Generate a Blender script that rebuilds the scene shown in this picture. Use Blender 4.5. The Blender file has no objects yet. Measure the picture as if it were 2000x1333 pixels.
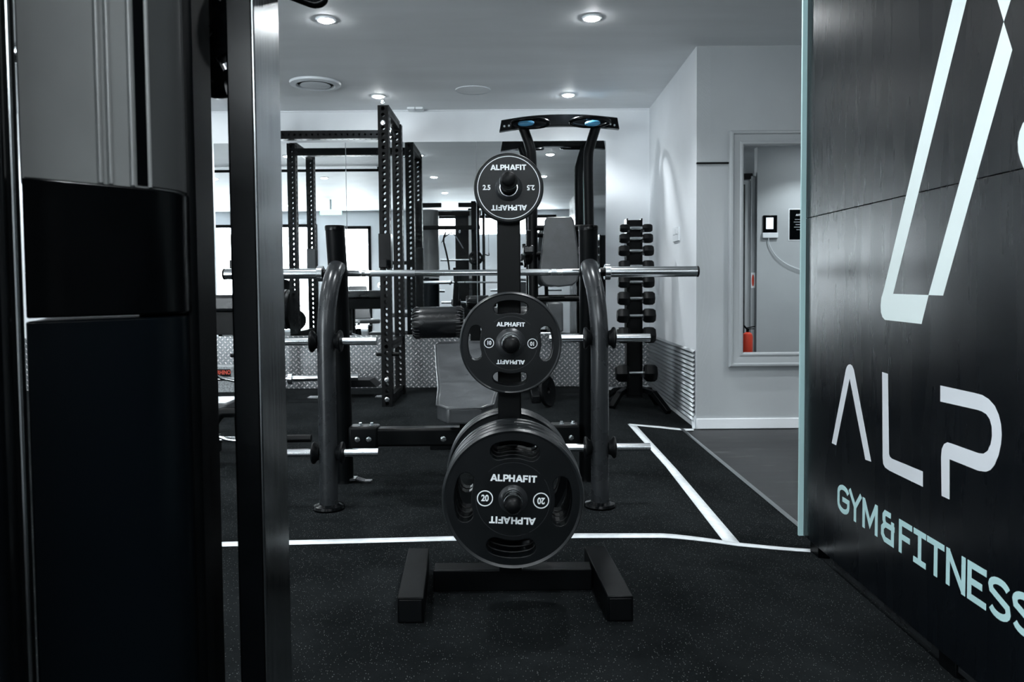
import bpy, bmesh, math, random
from mathutils import Vector, Matrix, Euler
random.seed(7)
C = bpy.context.scene
COL = C.collection
PI = math.pi

# ------------------------------------------------------------------ camera
CAMZ = 0.98
F = 1500.0
SHX, SHY = 0.0, -0.021
cam_d = bpy.data.cameras.new('camera'); cam = bpy.data.objects.new('camera', cam_d); COL.objects.link(cam)
cam_d.sensor_width = 36.0; cam_d.lens = 27.0
cam_d.shift_x = SHX; cam_d.shift_y = SHY
cam_d.clip_start = 0.05; cam_d.clip_end = 100
TILT = math.atan(64.5 / F); YAW = -math.atan(5 / F); ROLL = 0.008
cam.location = (0, 0, CAMZ)
cam.rotation_euler = (PI / 2 - TILT, ROLL, YAW)
cam_d.dof.use_dof = True; cam_d.dof.focus_distance = 2.9; cam_d.dof.aperture_fstop = 7.0
C.camera = cam
CR = cam.rotation_euler.to_matrix(); CL = Vector((0, 0, CAMZ))

# ------------------------------------------------------------------ world / exposure
C.view_settings.view_transform = 'Standard'; C.view_settings.look = 'None'
C.view_settings.gamma = 1.0; C.view_settings.exposure = 1.02
try: C.view_settings.use_curve_mapping = False
except Exception: pass
w = bpy.data.worlds.new('world'); C.world = w; w.use_nodes = True
w.node_tree.nodes['Background'].inputs[0].default_value = (0.86, 0.95, 1.0, 1)
w.node_tree.nodes['Background'].inputs[1].default_value = 0.35
LIGHT_W = 50.0          # each downlight
WINDOW_E = 13.0          # daylight glazing

# ------------------------------------------------------------------ pixel helpers (2000 x 1333 frame)
def ray(px, py):
    d = Vector(((px - (1000 - SHX * 2000)) / F, -(py - (666.5 + SHY * 2000)) / F, -1.0))
    return CR @ d
def P(px, py, Y):
    d = ray(px, py); return CL + d * (Y / d.y)
def U(px, py, X):
    d = ray(px, py); return CL + d * (X / d.x)
def floor_z(x):
    if x <= 0.6: return 0.0
    if x >= 1.25: return -0.07
    t = (x - 0.6) / 0.65
    return -0.07 * (t * t * (3 - 2 * t) * 0.5 + t * 0.5)
def FP(px, py):
    d = ray(px, py); z = 0.0
    for _ in range(12):
        p = CL + d * ((z - CAMZ) / d.z); z = floor_z(p.x)
    return p

# ------------------------------------------------------------------ materials
def mat(name, col, rough=0.5, metal=0.0, spec=0.5, coat=0.0, emit=0.0, bump=None, var=0.0, vscale=6.0, emcol=None, stretch=None):
    m = bpy.data.materials.new(name); m.use_nodes = True
    nt = m.node_tree; b = nt.nodes['Principled BSDF']
    b.inputs['Base Color'].default_value = (*col, 1); b.inputs['Roughness'].default_value = rough
    b.inputs['Metallic'].default_value = metal; b.inputs['Specular IOR Level'].default_value = spec
    b.inputs['Coat Weight'].default_value = coat; b.inputs['Coat Roughness'].default_value = 0.15
    if emit:
        b.inputs['Emission Color'].default_value = (*(emcol or col), 1); b.inputs['Emission Strength'].default_value = emit
    if bump or var:
        tc = nt.nodes.new('ShaderNodeTexCoord'); mp = nt.nodes.new('ShaderNodeMapping')
        if stretch: mp.inputs['Scale'].default_value = stretch
        nt.links.new(tc.outputs['Object'], mp.inputs[0])
    if var:
        n = nt.nodes.new('ShaderNodeTexNoise'); n.inputs['Scale'].default_value = vscale; n.inputs['Detail'].default_value = 5
        nt.links.new(mp.outputs[0], n.inputs['Vector'])
        r = nt.nodes.new('ShaderNodeValToRGB')
        r.color_ramp.elements[0].position = 0.3; r.color_ramp.elements[1].position = 0.7
        r.color_ramp.elements[0].color = (*[c * (1 - var) for c in col], 1)
        r.color_ramp.elements[1].color = (*[min(1, c * (1 + var)) for c in col], 1)
        nt.links.new(n.outputs[0], r.inputs[0]); nt.links.new(r.outputs[0], b.inputs['Base Color'])
        mr = nt.nodes.new('ShaderNodeMapRange'); mr.inputs[3].default_value = max(0, rough - 0.08); mr.inputs[4].default_value = min(1, rough + 0.1)
        nt.links.new(n.outputs[0], mr.inputs[0]); nt.links.new(mr.outputs[0], b.inputs['Roughness'])
    if bump:
        n = nt.nodes.new('ShaderNodeTexNoise'); n.inputs['Scale'].default_value = bump[0]; n.inputs['Detail'].default_value = 3
        nt.links.new(mp.outputs[0], n.inputs['Vector'])
        bp = nt.nodes.new('ShaderNodeBump'); bp.inputs['Strength'].default_value = bump[1]; bp.inputs['Distance'].default_value = 0.002
        nt.links.new(n.outputs[0], bp.inputs['Height']); nt.links.new(bp.outputs[0], b.inputs['Normal'])
    return m

M = {}
M['wall'] = mat('wall_paint', (0.76, 0.79, 0.82), 0.55, bump=(120, 0.15), var=0.04, vscale=2)
M['wall_grey'] = mat('grey_wall_paint', (0.38, 0.405, 0.42), 0.5, bump=(120, 0.15), var=0.05, vscale=2)
M['ceiling'] = mat('ceiling_paint', (0.80, 0.825, 0.84), 0.6, var=0.06, vscale=1.2, stretch=(0.5, 2.5, 1))
M['white'] = mat('white_plastic', (0.72, 0.76, 0.79), 0.4)
M['black'] = mat('black_powder_coat', (0.0013, 0.0018, 0.0022), 0.38, spec=0.11, bump=(500, 0.12), var=0.2, vscale=8)
M['blackgloss'] = mat('black_gloss_paint', (0.001, 0.0014, 0.0018), 0.2, spec=0.14, var=0.2, vscale=10)
M['tubegrey'] = mat('graphite_tube_paint', (0.021, 0.0235, 0.026), 0.27, metal=0.2, spec=0.5, var=0.15, vscale=8)
M['rubber'] = mat('black_rubber', (0.0016, 0.0021, 0.0026), 0.42, spec=0.16, bump=(300, 0.1))
M['urethane'] = mat('black_urethane', (0.0032, 0.0043, 0.0052), 0.4, spec=0.2, bump=(700, 0.06), var=0.12, vscale=14)
M['vinyl'] = mat('black_vinyl', (0.005, 0.006, 0.007), 0.27, spec=0.4, bump=(40, 0.3), var=0.15, vscale=9)
M['vinylgrey'] = mat('worn_grey_vinyl', (0.05, 0.054, 0.058), 0.3, spec=0.55, bump=(60, 0.3), var=0.3, vscale=7)
M['chrome'] = mat('satin_chrome', (0.68, 0.71, 0.73), 0.2, metal=1.0)
M['steel'] = mat('brushed_steel', (0.42, 0.44, 0.45), 0.2, metal=1.0, var=0.22, vscale=10, stretch=(14, 14, 0.5))
M['rim'] = mat('lit_rim_rubber', (0.010, 0.012, 0.0135), 0.36, spec=0.5, bump=(500, 0.06))  # lightened base paints in ceiling light caught by the plate edges
M['print'] = mat('white_print', (0.86, 0.9, 0.92), 0.5)
M['teal'] = mat('pale_teal_vinyl', (0.47, 0.70, 0.71), 0.45)
M['logo'] = mat('pale_mint_vinyl', (0.82, 0.92, 0.91), 0.4)
M['alp'] = mat('pale_grey_vinyl', (0.72, 0.75, 0.79), 0.4)
M['mirror'] = mat('mirror_glass', (0.80, 0.83, 0.84), 0.0, metal=1.0)
M['tape'] = mat('white_floor_tape', (0.66, 0.70, 0.72), 0.5, var=0.12, vscale=30)
M['blue'] = mat('blue_grip', (0.05, 0.22, 0.38), 0.4)
M['red'] = mat('red_enamel', (0.55, 0.05, 0.025), 0.3)
M['redink'] = mat('red_ink', (0.55, 0.06, 0.03), 0.5)
M['frame'] = mat('silver_grey_moulding', (0.36, 0.385, 0.40), 0.3, spec=0.6)
M['corr'] = mat('galvanised_sheet', (0.34, 0.365, 0.38), 0.3, metal=0.9)
M['lamp'] = mat('lamp_lens', (1, 1, 1), 0.5, emit=90.0, emcol=(0.93, 0.98, 1.0))
M['window'] = mat('daylit_glazing', (0.9, 0.95, 1.0), 0.5, emit=WINDOW_E, emcol=(0.88, 0.96, 1.0))
M['screen'] = mat('lit_screen', (0.6, 0.65, 0.7), 0.3, emit=0.8)
M['exit'] = mat('green_exit_panel', (0.35, 0.75, 0.6), 0.4, emit=1.2, emcol=(0.4, 0.85, 0.65))
M['shroud'] = mat('smoked_plastic', (0.18, 0.188, 0.188), 0.34, spec=0.5, var=0.18, vscale=3)
M['shrouddark'] = mat('dark_smoked_plastic', (0.045, 0.048, 0.049), 0.3, spec=0.4)
M['shroudblue'] = mat('dark_blue_plastic', (0.0015, 0.003, 0.0045), 0.3, spec=0.2)
M['concrete'] = mat('grey_granite', (0.28, 0.30, 0.31), 0.7, var=0.5, vscale=60)

def rubber_floor():
    m = bpy.data.materials.new('speckled_rubber_floor'); m.use_nodes = True; nt = m.node_tree; N = nt.nodes; L = nt.links
    b = N['Principled BSDF']; tc = N.new('ShaderNodeTexCoord')
    v = N.new('ShaderNodeTexVoronoi'); v.inputs['Scale'].default_value = 170; L.new(tc.outputs['Object'], v.inputs['Vector'])
    lt = N.new('ShaderNodeMapRange'); lt.inputs[1].default_value = 0.10; lt.inputs[2].default_value = 0.20; lt.inputs[3].default_value = 1; lt.inputs[4].default_value = 0
    L.new(v.outputs['Distance'], lt.inputs[0])
    sp = N.new('ShaderNodeSeparateColor'); L.new(v.outputs['Color'], sp.inputs[0])
    g = N.new('ShaderNodeMath'); g.operation = 'GREATER_THAN'; g.inputs[1].default_value = 0.55; L.new(sp.outputs[0], g.inputs[0])
    mu = N.new('ShaderNodeMath'); mu.operation = 'MULTIPLY'; L.new(lt.outputs[0], mu.inputs[0]); L.new(g.outputs[0], mu.inputs[1])
    n = N.new('ShaderNodeTexNoise'); n.inputs['Scale'].default_value = 1.6; n.inputs['Detail'].default_value = 8; n.inputs['Roughness'].default_value = 0.65
    L.new(tc.outputs['Object'], n.inputs['Vector'])
    r = N.new('ShaderNodeValToRGB'); r.color_ramp.elements[0].position = 0.35; r.color_ramp.elements[1].position = 0.75
    r.color_ramp.elements[0].color = (0.0045, 0.0055, 0.006, 1); r.color_ramp.elements[1].color = (0.014, 0.016, 0.017, 1)
    L.new(n.outputs[0], r.inputs[0])
    mx = N.new('ShaderNodeMix'); mx.data_type = 'RGBA'; L.new(mu.outputs[0], mx.inputs[0]); L.new(r.outputs[0], mx.inputs[6]); mx.inputs[7].default_value = (0.24, 0.255, 0.25, 1)
    L.new(mx.outputs[2], b.inputs['Base Color'])
    b.inputs['Roughness'].default_value = 0.92; b.inputs['Specular IOR Level'].default_value = 0.01
    n2 = N.new('ShaderNodeTexNoise'); n2.inputs['Scale'].default_value = 220; L.new(tc.outputs['Object'], n2.inputs['Vector'])
    bp = N.new('ShaderNodeBump'); bp.inputs['Strength'].default_value = 0.5; bp.inputs['Distance'].default_value = 0.002
    L.new(n2.outputs[0], bp.inputs['Height']); L.new(bp.outputs[0], b.inputs['Normal'])
    return m
M['floor'] = rubber_floor()

def corridor_floor():
    m = mat('scuffed_dark_vinyl', (0.018, 0.019, 0.02), 0.42, spec=0.25, var=0.3, vscale=3, stretch=(0.6, 3, 1))
    nt = m.node_tree; N = nt.nodes; L = nt.links; b = N['Principled BSDF']
    src = b.inputs['Base Color'].links[0].from_socket
    tc = N.new('ShaderNodeTexCoord'); mp = N.new('ShaderNodeMapping'); mp.inputs['Rotation'].default_value = (0, 0, 0.5); mp.inputs['Scale'].default_value = (3, 60, 1)
    L.new(tc.outputs['Object'], mp.inputs[0])
    n = N.new('ShaderNodeTexNoise'); n.inputs['Scale'].default_value = 1.0; n.inputs['Detail'].default_value = 4; L.new(mp.outputs[0], n.inputs['Vector'])
    r = N.new('ShaderNodeMapRange'); r.inputs[1].default_value = 0.66; r.inputs[2].default_value = 0.74; L.new(n.outputs[0], r.inputs[0])
    mx = N.new('ShaderNodeMix'); mx.data_type = 'RGBA'; L.new(r.outputs[0], mx.inputs[0]); L.new(src, mx.inputs[6]); mx.inputs[7].default_value = (0.16, 0.165, 0.165, 1)
    L.new(mx.outputs[2], b.inputs['Base Color'])
    return m
M['corridor'] = corridor_floor()

def tread_plate():
    m = bpy.data.materials.new('aluminium_tread_plate'); m.use_nodes = True; nt = m.node_tree; N = nt.nodes; L = nt.links
    b = N['Principled BSDF']; tc = N.new('ShaderNodeTexCoord'); sx = N.new('ShaderNodeSeparateXYZ'); L.new(tc.outputs['Object'], sx.inputs[0])
    def mth(op, a, c=None, d=None):
        n = N.new('ShaderNodeMath'); n.operation = op
        for i, s in enumerate((a, c, d)):
            if s is None: continue
            if isinstance(s, (int, float)): n.inputs[i].default_value = s
            else: L.new(s, n.inputs[i])
        return n.outputs[0]
    PI_ = 0.036
    u = mth('DIVIDE', sx.outputs[0], PI_); v = mth('DIVIDE', sx.outputs[2], PI_)
    SX = sx.outputs[0]; SZ = sx.outputs[2]
    u = mth('DIVIDE', mth('ADD', SX, SZ), PI_ * 1.4142); v = mth('DIVIDE', mth('SUBTRACT', SX, SZ), PI_ * 1.4142)
    fu = mth('SUBTRACT', mth('FRACT', mth('ADD', u, 1000.0)), 0.5); fv = mth('SUBTRACT', mth('FRACT', mth('ADD', v, 1000.0)), 0.5)
    par = mth('MODULO', mth('ADD', mth('FLOOR', mth('ADD', u, 1000.0)), mth('FLOOR', mth('ADD', v, 1000.0))), 2.0)
    a = fu; c = fv
    def ell(p, q):
        return mth('SQRT', mth('ADD', mth('POWER', mth('DIVIDE', p, 0.50), 2.0), mth('POWER', mth('DIVIDE', q, 0.21), 2.0)))
    # POWER of negatives with an even exponent is fine
    e1 = ell(a, c); e2 = ell(c, a)
    e = mth('ADD', mth('MULTIPLY', e1, par), mth('MULTIPLY', e2, mth('SUBTRACT', 1.0, par)))
    mr = N.new('ShaderNodeMapRange'); mr.interpolation_type = 'SMOOTHSTEP'; mr.inputs[1].default_value = 0.55; mr.inputs[2].default_value = 1.0; mr.inputs[3].default_value = 1; mr.inputs[4].default_value = 0
    L.new(e, mr.inputs[0])
    bp = N.new('ShaderNodeBump'); bp.inputs['Strength'].default_value = 1.0; bp.inputs['Distance'].default_value = 0.012
    L.new(mr.outputs[0], bp.inputs['Height']); L.new(bp.outputs[0], b.inputs['Normal'])
    b.inputs['Metallic'].default_value = 0.45; b.inputs['Roughness'].default_value = 0.24
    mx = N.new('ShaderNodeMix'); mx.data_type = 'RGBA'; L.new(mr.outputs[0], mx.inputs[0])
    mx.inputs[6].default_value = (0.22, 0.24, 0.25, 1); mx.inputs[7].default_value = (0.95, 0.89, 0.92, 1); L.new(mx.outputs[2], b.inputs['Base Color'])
    return m
M['tread'] = tread_plate()

def panel_mat():
    m = bpy.data.materials.new('black_sheet_panel'); m.use_nodes = True; nt = m.node_tree; N = nt.nodes; L = nt.links
    b = N['Principled BSDF']; tc = N.new('ShaderNodeTexCoord'); mp = N.new('ShaderNodeMapping'); mp.inputs['Scale'].default_value = (1, 7, 0.7)
    L.new(tc.outputs['Object'], mp.inputs[0])
    n = N.new('ShaderNodeTexNoise'); n.inputs['Scale'].default_value = 2.2; n.inputs['Detail'].default_value = 6; L.new(mp.outputs[0], n.inputs['Vector'])
    mr = N.new('ShaderNodeMapRange'); mr.inputs[1].default_value = 0.3; mr.inputs[2].default_value = 0.7; mr.inputs[3].default_value = 0.24; mr.inputs[4].default_value = 0.31
    L.new(n.outputs[0], mr.inputs[0]); L.new(mr.outputs[0], b.inputs['Roughness'])
    b.inputs['Base Color'].default_value = (0.002, 0.003, 0.0045, 1); b.inputs['Specular IOR Level'].default_value = 0.35
    n2 = N.new('ShaderNodeTexNoise'); n2.inputs['Scale'].default_value = 160; L.new(tc.outputs['Object'], n2.inputs['Vector'])
    bp = N.new('ShaderNodeBump'); bp.inputs['Strength'].default_value = 0.05; bp.inputs['Distance'].default_value = 0.002
    L.new(n2.outputs[0], bp.inputs['Height']); L.new(bp.outputs[0], b.inputs['Normal'])
    return m
M['panel'] = panel_mat()

# ------------------------------------------------------------------ mesh helpers
def smooth_path(pts, n=6):
    pts = [Vector(p) for p in pts]; out = []
    for i in range(len(pts) - 1):
        p0 = pts[max(i - 1, 0)]; p1 = pts[i]; p2 = pts[i + 1]; p3 = pts[min(i + 2, len(pts) - 1)]
        for k in range(n):
            t = k / n
            out.append(0.5 * ((2 * p1) + (-p0 + p2) * t + (2 * p0 - 5 * p1 + 4 * p2 - p3) * t * t + (-p0 + 3 * p1 - 3 * p2 + p3) * t ** 3))
    out.append(pts[-1]); return out

class MB:
    def __init__(s): s.bm = bmesh.new()
    def box(s, cx, cy, cz, sx, sy, sz, R=None):
        mt = Matrix.Translation((cx, cy, cz)) @ (R.to_4x4() if R else Matrix()) @ Matrix.Diagonal((sx, sy, sz, 1))
        bmesh.ops.create_cube(s.bm, size=1, matrix=mt); return s
    def ab(s, x0, x1, y0, y1, z0, z1): return s.box((x0 + x1) / 2, (y0 + y1) / 2, (z0 + z1) / 2, abs(x1 - x0), abs(y1 - y0), abs(z1 - z0))
    def bar(s, p, q, wd, ht, up=(0, 0, 1)):
        p = Vector(p); q = Vector(q); d = (q - p); ln = d.length; d.normalize(); up = Vector(up)
        if abs(d.dot(up)) > 0.98: up = Vector((0, 1, 0))
        x = d.cross(up).normalized(); z = x.cross(d).normalized()
        R = Matrix((x, d, z)).transposed()
        c = (p + q) / 2
        return s.box(c.x, c.y, c.z, wd, ln, ht, R)
    def tube(s, pts, r, seg=16, closed=False):
        pts = [Vector(p) for p in pts]; n = len(pts); rings = []
        rr = r if isinstance(r, (list, tuple)) else [r] * n
        prev = None
        for i in range(n):
            if closed: t = pts[(i + 1) % n] - pts[i - 1]
            else: t = pts[min(i + 1, n - 1)] - pts[max(i - 1, 0)]
            t.normalize()
            if prev is None:
                a = Vector((0, 0, 1)) if abs(t.z) < 0.9 else Vector((1, 0, 0))
                u = t.cross(a).normalized()
            else: u = (prev - t * prev.dot(t)).normalized()
            prev = u; v = t.cross(u)
            rings.append([s.bm.verts.new(pts[i] + (u * math.cos(2 * PI * k / seg) + v * math.sin(2 * PI * k / seg)) * rr[i]) for k in range(seg)])
        m = n if closed else n - 1
        for i in range(m):
            a = rings[i]; b = rings[(i + 1) % n]
            for k in range(seg): s.bm.faces.new((a[k], a[(k + 1) % seg], b[(k + 1) % seg], b[k]))
        if not closed:
            s.bm.faces.new(rings[0][::-1]); s.bm.faces.new(rings[-1])
        return s
    def cyl(s, p, q, r, seg=24): return s.tube([p, q], r, seg)
    def lathe(s, prof, o, axis=(0, 0, 1), seg=48):
        ax = Vector(axis).normalized(); a = Vector((0, 0, 1)) if abs(ax.z) < 0.9 else Vector((1, 0, 0))
        u = ax.cross(a).normalized(); v = ax.cross(u); o = Vector(o); rings = []
        for r, h in prof:
            if r < 1e-6: rings.append([s.bm.verts.new(o + ax * h)])
            else: rings.append([s.bm.verts.new(o + ax * h + (u * math.cos(2 * PI * k / seg) + v * math.sin(2 * PI * k / seg)) * r) for k in range(seg)])
        for i in range(len(rings) - 1):
            a = rings[i]; b = rings[i + 1]
            for k in range(seg):
                k2 = (k + 1) % seg
                f = [a[k % len(a)], a[k2 % len(a)], b[k2 % len(b)], b[k % len(b)]]
                g = []
                for x in f:
                    if x not in g: g.append(x)
                if len(g) > 2: s.bm.faces.new(g)
        return s
    def prism(s, pts, off):
        off = Vector(off); a = [s.bm.verts.new(Vector(p)) for p in pts]; b = [s.bm.verts.new(Vector(p) + off) for p in pts]
        s.bm.faces.new(a); s.bm.faces.new(b[::-1]); n = len(a)
        for i in range(n): s.bm.faces.new((a[i], b[i], b[(i + 1) % n], a[(i + 1) % n]))
        return s
    def sheet(s, rows):
        g = [[s.bm.verts.new(Vector(p)) for p in r] for r in rows]
        for i in range(len(g) - 1):
            for j in range(len(g[0]) - 1): s.bm.faces.new((g[i][j], g[i][j + 1], g[i + 1][j + 1], g[i + 1][j]))
        return s
    def perf(s, p, q, wd, pitch, hr, up=(0, 0, 1), skip=()):
        """square tube with rows of round holes on its four faces"""
        p = Vector(p); q = Vector(q); d = q - p; ln = d.length; d.normalize(); up = Vector(up)
        if abs(d.dot(up)) > 0.9: up = Vector((0, 1, 0))
        u = d.cross(up).normalized(); v = u.cross(d).normalized(); n = max(1, round(ln / pitch)); pt = ln / n
        for nn, t in ((u, v), (-u, v), (v, u), (-v, u)):
            for i in range(n):
                c = p + d * (pt * (i + 0.5)) + nn * wd / 2
                outer = []; inner = []
                for k in range(8):
                    a = k * PI / 4; ca = math.cos(a); sa = math.sin(a)
                    sc = 1 / max(abs(ca), abs(sa))
                    outer.append(s.bm.verts.new(c + t * (ca * sc * wd / 2) + d * (sa * sc * pt / 2)))
                    inner.append(s.bm.verts.new(c + t * (ca * hr) + d * (sa * hr)))
                if i in skip: s.bm.faces.new(outer); continue
                for k in range(8):
                    j = (k + 1) % 8; s.bm.faces.new((outer[k], outer[j], inner[j], inner[k]))
        for e in (p, q):
            s.bm.faces.new([s.bm.verts.new(e + u * a * wd / 2 + v * b * wd / 2) for a, b in ((1, 1), (-1, 1), (-1, -1), (1, -1))])
        bmesh.ops.remove_doubles(s.bm, verts=s.bm.verts, dist=1e-5)
        return s
    def add(s, bm2, mt=None):
        me = bpy.data.meshes.new('tmp'); bm2.to_mesh(me)
        if mt is not None: me.transform(mt)
        s.bm.from_mesh(me); bpy.data.meshes.remove(me); return s

def curve_bm(splines, depth, bevel=0.0):
    cu = bpy.data.curves.new('tmp', 'CURVE'); cu.dimensions = '2D'; cu.fill_mode = 'BOTH'
    cu.extrude = depth / 2; cu.bevel_depth = bevel; cu.bevel_resolution = 1 if bevel else 0; cu.offset = -bevel
    for sp in splines:
        s = cu.splines.new('POLY'); s.points.add(len(sp) - 1); s.use_cyclic_u = True
        for i, (x, y) in enumerate(sp): s.points[i].co = (x, y, 0, 1)
    o = bpy.data.objects.new('tmp', cu); me = o.to_mesh(); bm = bmesh.new(); bm.from_mesh(me)
    o.to_mesh_clear(); bpy.data.objects.remove(o); bpy.data.curves.remove(cu)
    bmesh.ops.remove_doubles(bm, verts=bm.verts, dist=1e-6)
    return bm
def text_bm(t, size, depth=0.001, bold=0.0, sx=1.0, align='CENTER'):
    cu = bpy.data.curves.new('tmp', 'FONT'); cu.body = t; cu.size = size; cu.extrude = depth / 2; cu.offset = bold
    cu.align_x = align; cu.align_y = 'CENTER'
    o = bpy.data.objects.new('tmp', cu); me = o.to_mesh(); me.transform(Matrix.Diagonal((sx, 1, 1, 1)))
    bm = bmesh.new(); bm.from_mesh(me); o.to_mesh_clear(); bpy.data.objects.remove(o); bpy.data.curves.remove(cu); return bm
FACE = Matrix(((1, 0, 0, 0), (0, 0, -1, 0), (0, 1, 0, 0), (0, 0, 0, 1)))       # xy drawing -> upright, facing -Y

def finish(name, mb, m, L, parent=None, bevel=0.0, angle=35, seg=2, solid=0):
    bm = mb.bm if isinstance(mb, MB) else mb
    bmesh.ops.translate(bm, verts=bm.verts, vec=-Vector(L)); bmesh.ops.recalc_face_normals(bm, faces=bm.faces)
    me = bpy.data.meshes.new(name); bm.to_mesh(me); bm.free(); me.materials.append(m)
    me.polygons.foreach_set('use_smooth', [True] * len(me.polygons)); me.set_sharp_from_angle(angle=math.radians(angle))
    o = bpy.data.objects.new(name, me); COL.objects.link(o)
    if parent: o.parent = parent
    else: o.location = L
    if solid:
        sm = o.modifiers.new('thickness', 'SOLIDIFY'); sm.thickness = solid
    if bevel:
        bv = o.modifiers.new('bevel', 'BEVEL'); bv.width = bevel; bv.segments = seg; bv.limit_method = 'ANGLE'; bv.angle_limit = math.radians(40)
        bv.harden_normals = False
    return o
class Thing:
    def __init__(s, name, label, cat, loc, group=None):
        s.L = Vector(loc); o = bpy.data.objects.new(name, None); COL.objects.link(o); o.location = loc; o.empty_display_size = 0.1
        o['label'] = label; o['category'] = cat
        if group: o['group'] = group
        s.o = o
    def part(s, name, mb, m, parent=None, bevel=0.0, label=None, **k):
        p = finish(name, mb, m, s.L, parent or s.o, bevel, **k)
        if label: p['label'] = label
        return p
def single(name, mb, m, label, cat, loc, group=None, **k):
    o = finish(name, mb, m, loc, None, **k); o['label'] = label; o['category'] = cat
    if group: o['group'] = group
    return o
def struct(name, mb, m, **k):
    o = finish(name, mb, m, (0, 0, 0), None, **k); o['kind'] = 'structure'; return o
def kids(o): return [c for c in bpy.data.objects if c.parent == o]
def dup(root, loc, label, rot=None, parent=None):
    r = root.copy(); COL.objects.link(r)
    if parent is None:
        r.location = loc; r['label'] = label
        if rot is not None: r.rotation_euler = rot
    else: r.parent = parent
    for c in kids(root): dup(c, None, None, parent=r)
    return r

# ------------------------------------------------------------------ room
BACK = 7.5; H = 2.69; CY = 5.57; CX = 1.354; LEFT = -8.0; REAR = -2.3; FARX = 5.2
CF = -0.07
xs = [LEFT, -4, -2, 0, 0.6] + [0.6 + 0.65 * i / 12 for i in range(1, 13)]
struct('floor', MB().sheet([[(x, y, floor_z(x)) for x in xs] for y in (REAR, 0, 2, 4, 5.5, BACK)]).add(
    MB().sheet([[(x, y, floor_z(x) if x < 1.25 else CF) for x in (1.25, 1.37)] for y in (CY, BACK)]).bm), M['floor'])
struct('floor', MB().ab(1.25, FARX, REAR, CY + .02, CF - 0.15, CF - 0.004), M['corridor'])
struct('trim_1', MB().sheet([[(1.235, y, -0.066), (1.243, y, -0.0645), (1.262, y, -0.067), (1.27, y, -0.073)] for y in (0.5, 3, CY)]), M['corr'])
struct('ceiling', MB().ab(LEFT, FARX, REAR, BACK + .1, H, H + 0.1), M['ceiling'])
struct('wall_back', MB().ab(LEFT, 1.6, BACK, BACK + 0.12, -0.1, H), M['wall'])
struct('wall_right', MB().prism([(CX, CY, CF - .05), (1.366, BACK, CF - .05), (1.366, BACK, H), (CX, CY, H)], (0.1, 0, 0)), M['wall'])
struct('wall_corridor', MB().ab(CX + .001, FARX, CY, CY + 0.1, CF - .05, H), M['wall_grey'])
struct('wall_left', MB().ab(LEFT - .1, LEFT, REAR, BACK, 0, H), M['wall'])
struct('wall_far_right', MB().ab(FARX, FARX + .1, REAR, CY, CF - .1, H), M['wall_grey'])
# rear wall with openings for the daylit glazing
wins = [(-6.75, -6.1, 0.05, 2.35), (-5.25, -4.35, 0.05, 2.35), (-3.85, -3.15, 0.05, 2.3), (-1.7, 1.0, 2.16, 2.52)]
rw = MB(); x = LEFT
for (a, b, z0, z1) in wins:
    rw.ab(x, a, REAR - .12, REAR, 0, H); rw.ab(a, b, REAR - .12, REAR, 0, z0); rw.ab(a, b, REAR - .12, REAR, z1, H); x = b
rw.ab(x, FARX, REAR - .12, REAR, CF - .1, H)
struct('wall_rear', rw, M['wall'])
for i, (a, b, z0, z1) in enumerate(wins):
    o = struct('window_%d' % (i + 1), MB().ab(a, b, REAR - .1, REAR - .08, z0, z1), M['window'])
    fr = MB(); t = 0.06
    fr.ab(a - t, a + .01, REAR - .06, REAR + .03, z0, z1 + t); fr.ab(b - .01, b + t, REAR - .06, REAR + .03, z0, z1 + t)
    fr.ab(a - t, b + t, REAR - .06, REAR + .03, z1 - .01, z1 + t)
    f = finish('window_frame', fr, M['black'], (0, 0, 0), o)
struct('baseboard_corridor', MB().ab(CX + .002, FARX, CY - 0.016, CY + .01, CF, CF + 0.075), M['wall'], bevel=0.004)
# short white return board at the outside corner
struct('baseboard_right', MB().prism([P(1350, 812, 5.62), P(1357, 812, 5.58), P(1357, 838, 5.56), P(1352, 838, 5.58)], (0.02, 0.02, 0)), M['white'])
zl = P(1400, 319, CY).z
struct('ledge_shadow_trim', MB().ab(CX, P(1428, 300, CY).x, CY - 0.012, CY + .01, zl - .006, zl + .006), M['black'])  # slight ledge, coloured black to paint in its shadow line
struct('trim_3', MB().ab(LEFT, 1.365, BACK - 0.012, BACK + .01, H - 0.012, H), M['wall'])

# dado sheets
def zat(py, Y): return P(995, py, Y).z
TZ = 0.515
single('tread_plate_cladding', MB().ab(LEFT + .02, 1.36, BACK - 0.022, BACK - 0.004, 0.0, TZ), M['tread'],
       'shiny diamond tread plate cladding along the foot of the back wall', 'wall cladding', (0, BACK, 0), bevel=0.002)
cs = MB(); rows = []
for i in range(0, 16 * 8 + 1):
    z = -0.03 + 0.535 * i / (16 * 8); d = 0.008 * math.cos(i / 8 * 2 * PI)
    rows.append([(CX - 0.014 + d, CY + .012, z), (CX - .010 + d, 6.5, z), (1.352 + d, BACK - .03, z)])
cs.sheet(rows)
single('corrugated_cladding', cs, M['corr'], 'ribbed corrugated metal sheet along the foot of the white side wall', 'wall cladding', (CX, 6.2, 0), solid=0.002, angle=60)

# wall mirrors
mx = [P(423, 500, BACK).x, P(679, 500, BACK).x, P(932, 500, BACK).x, P(1183, 500, BACK).x]
mz1 = P(800, 278, BACK).z
ml = ['leftmost of the three frameless mirrors on the back wall, behind the polished upright',
      'middle frameless wall mirror, behind the tall perforated rack uprights',
      'rightmost frameless wall mirror, behind the chin-up tower']
for i in range(3):
    single('wall_mirror', MB().ab(mx[i] + .003, mx[i + 1] - .003, BACK - 0.012, BACK - 0.004, TZ + .002, mz1), M['mirror'], ml[i], 'mirror',
           ((mx[i] + mx[i + 1]) / 2, BACK, TZ), 'frameless mirrors on the back wall')

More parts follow.
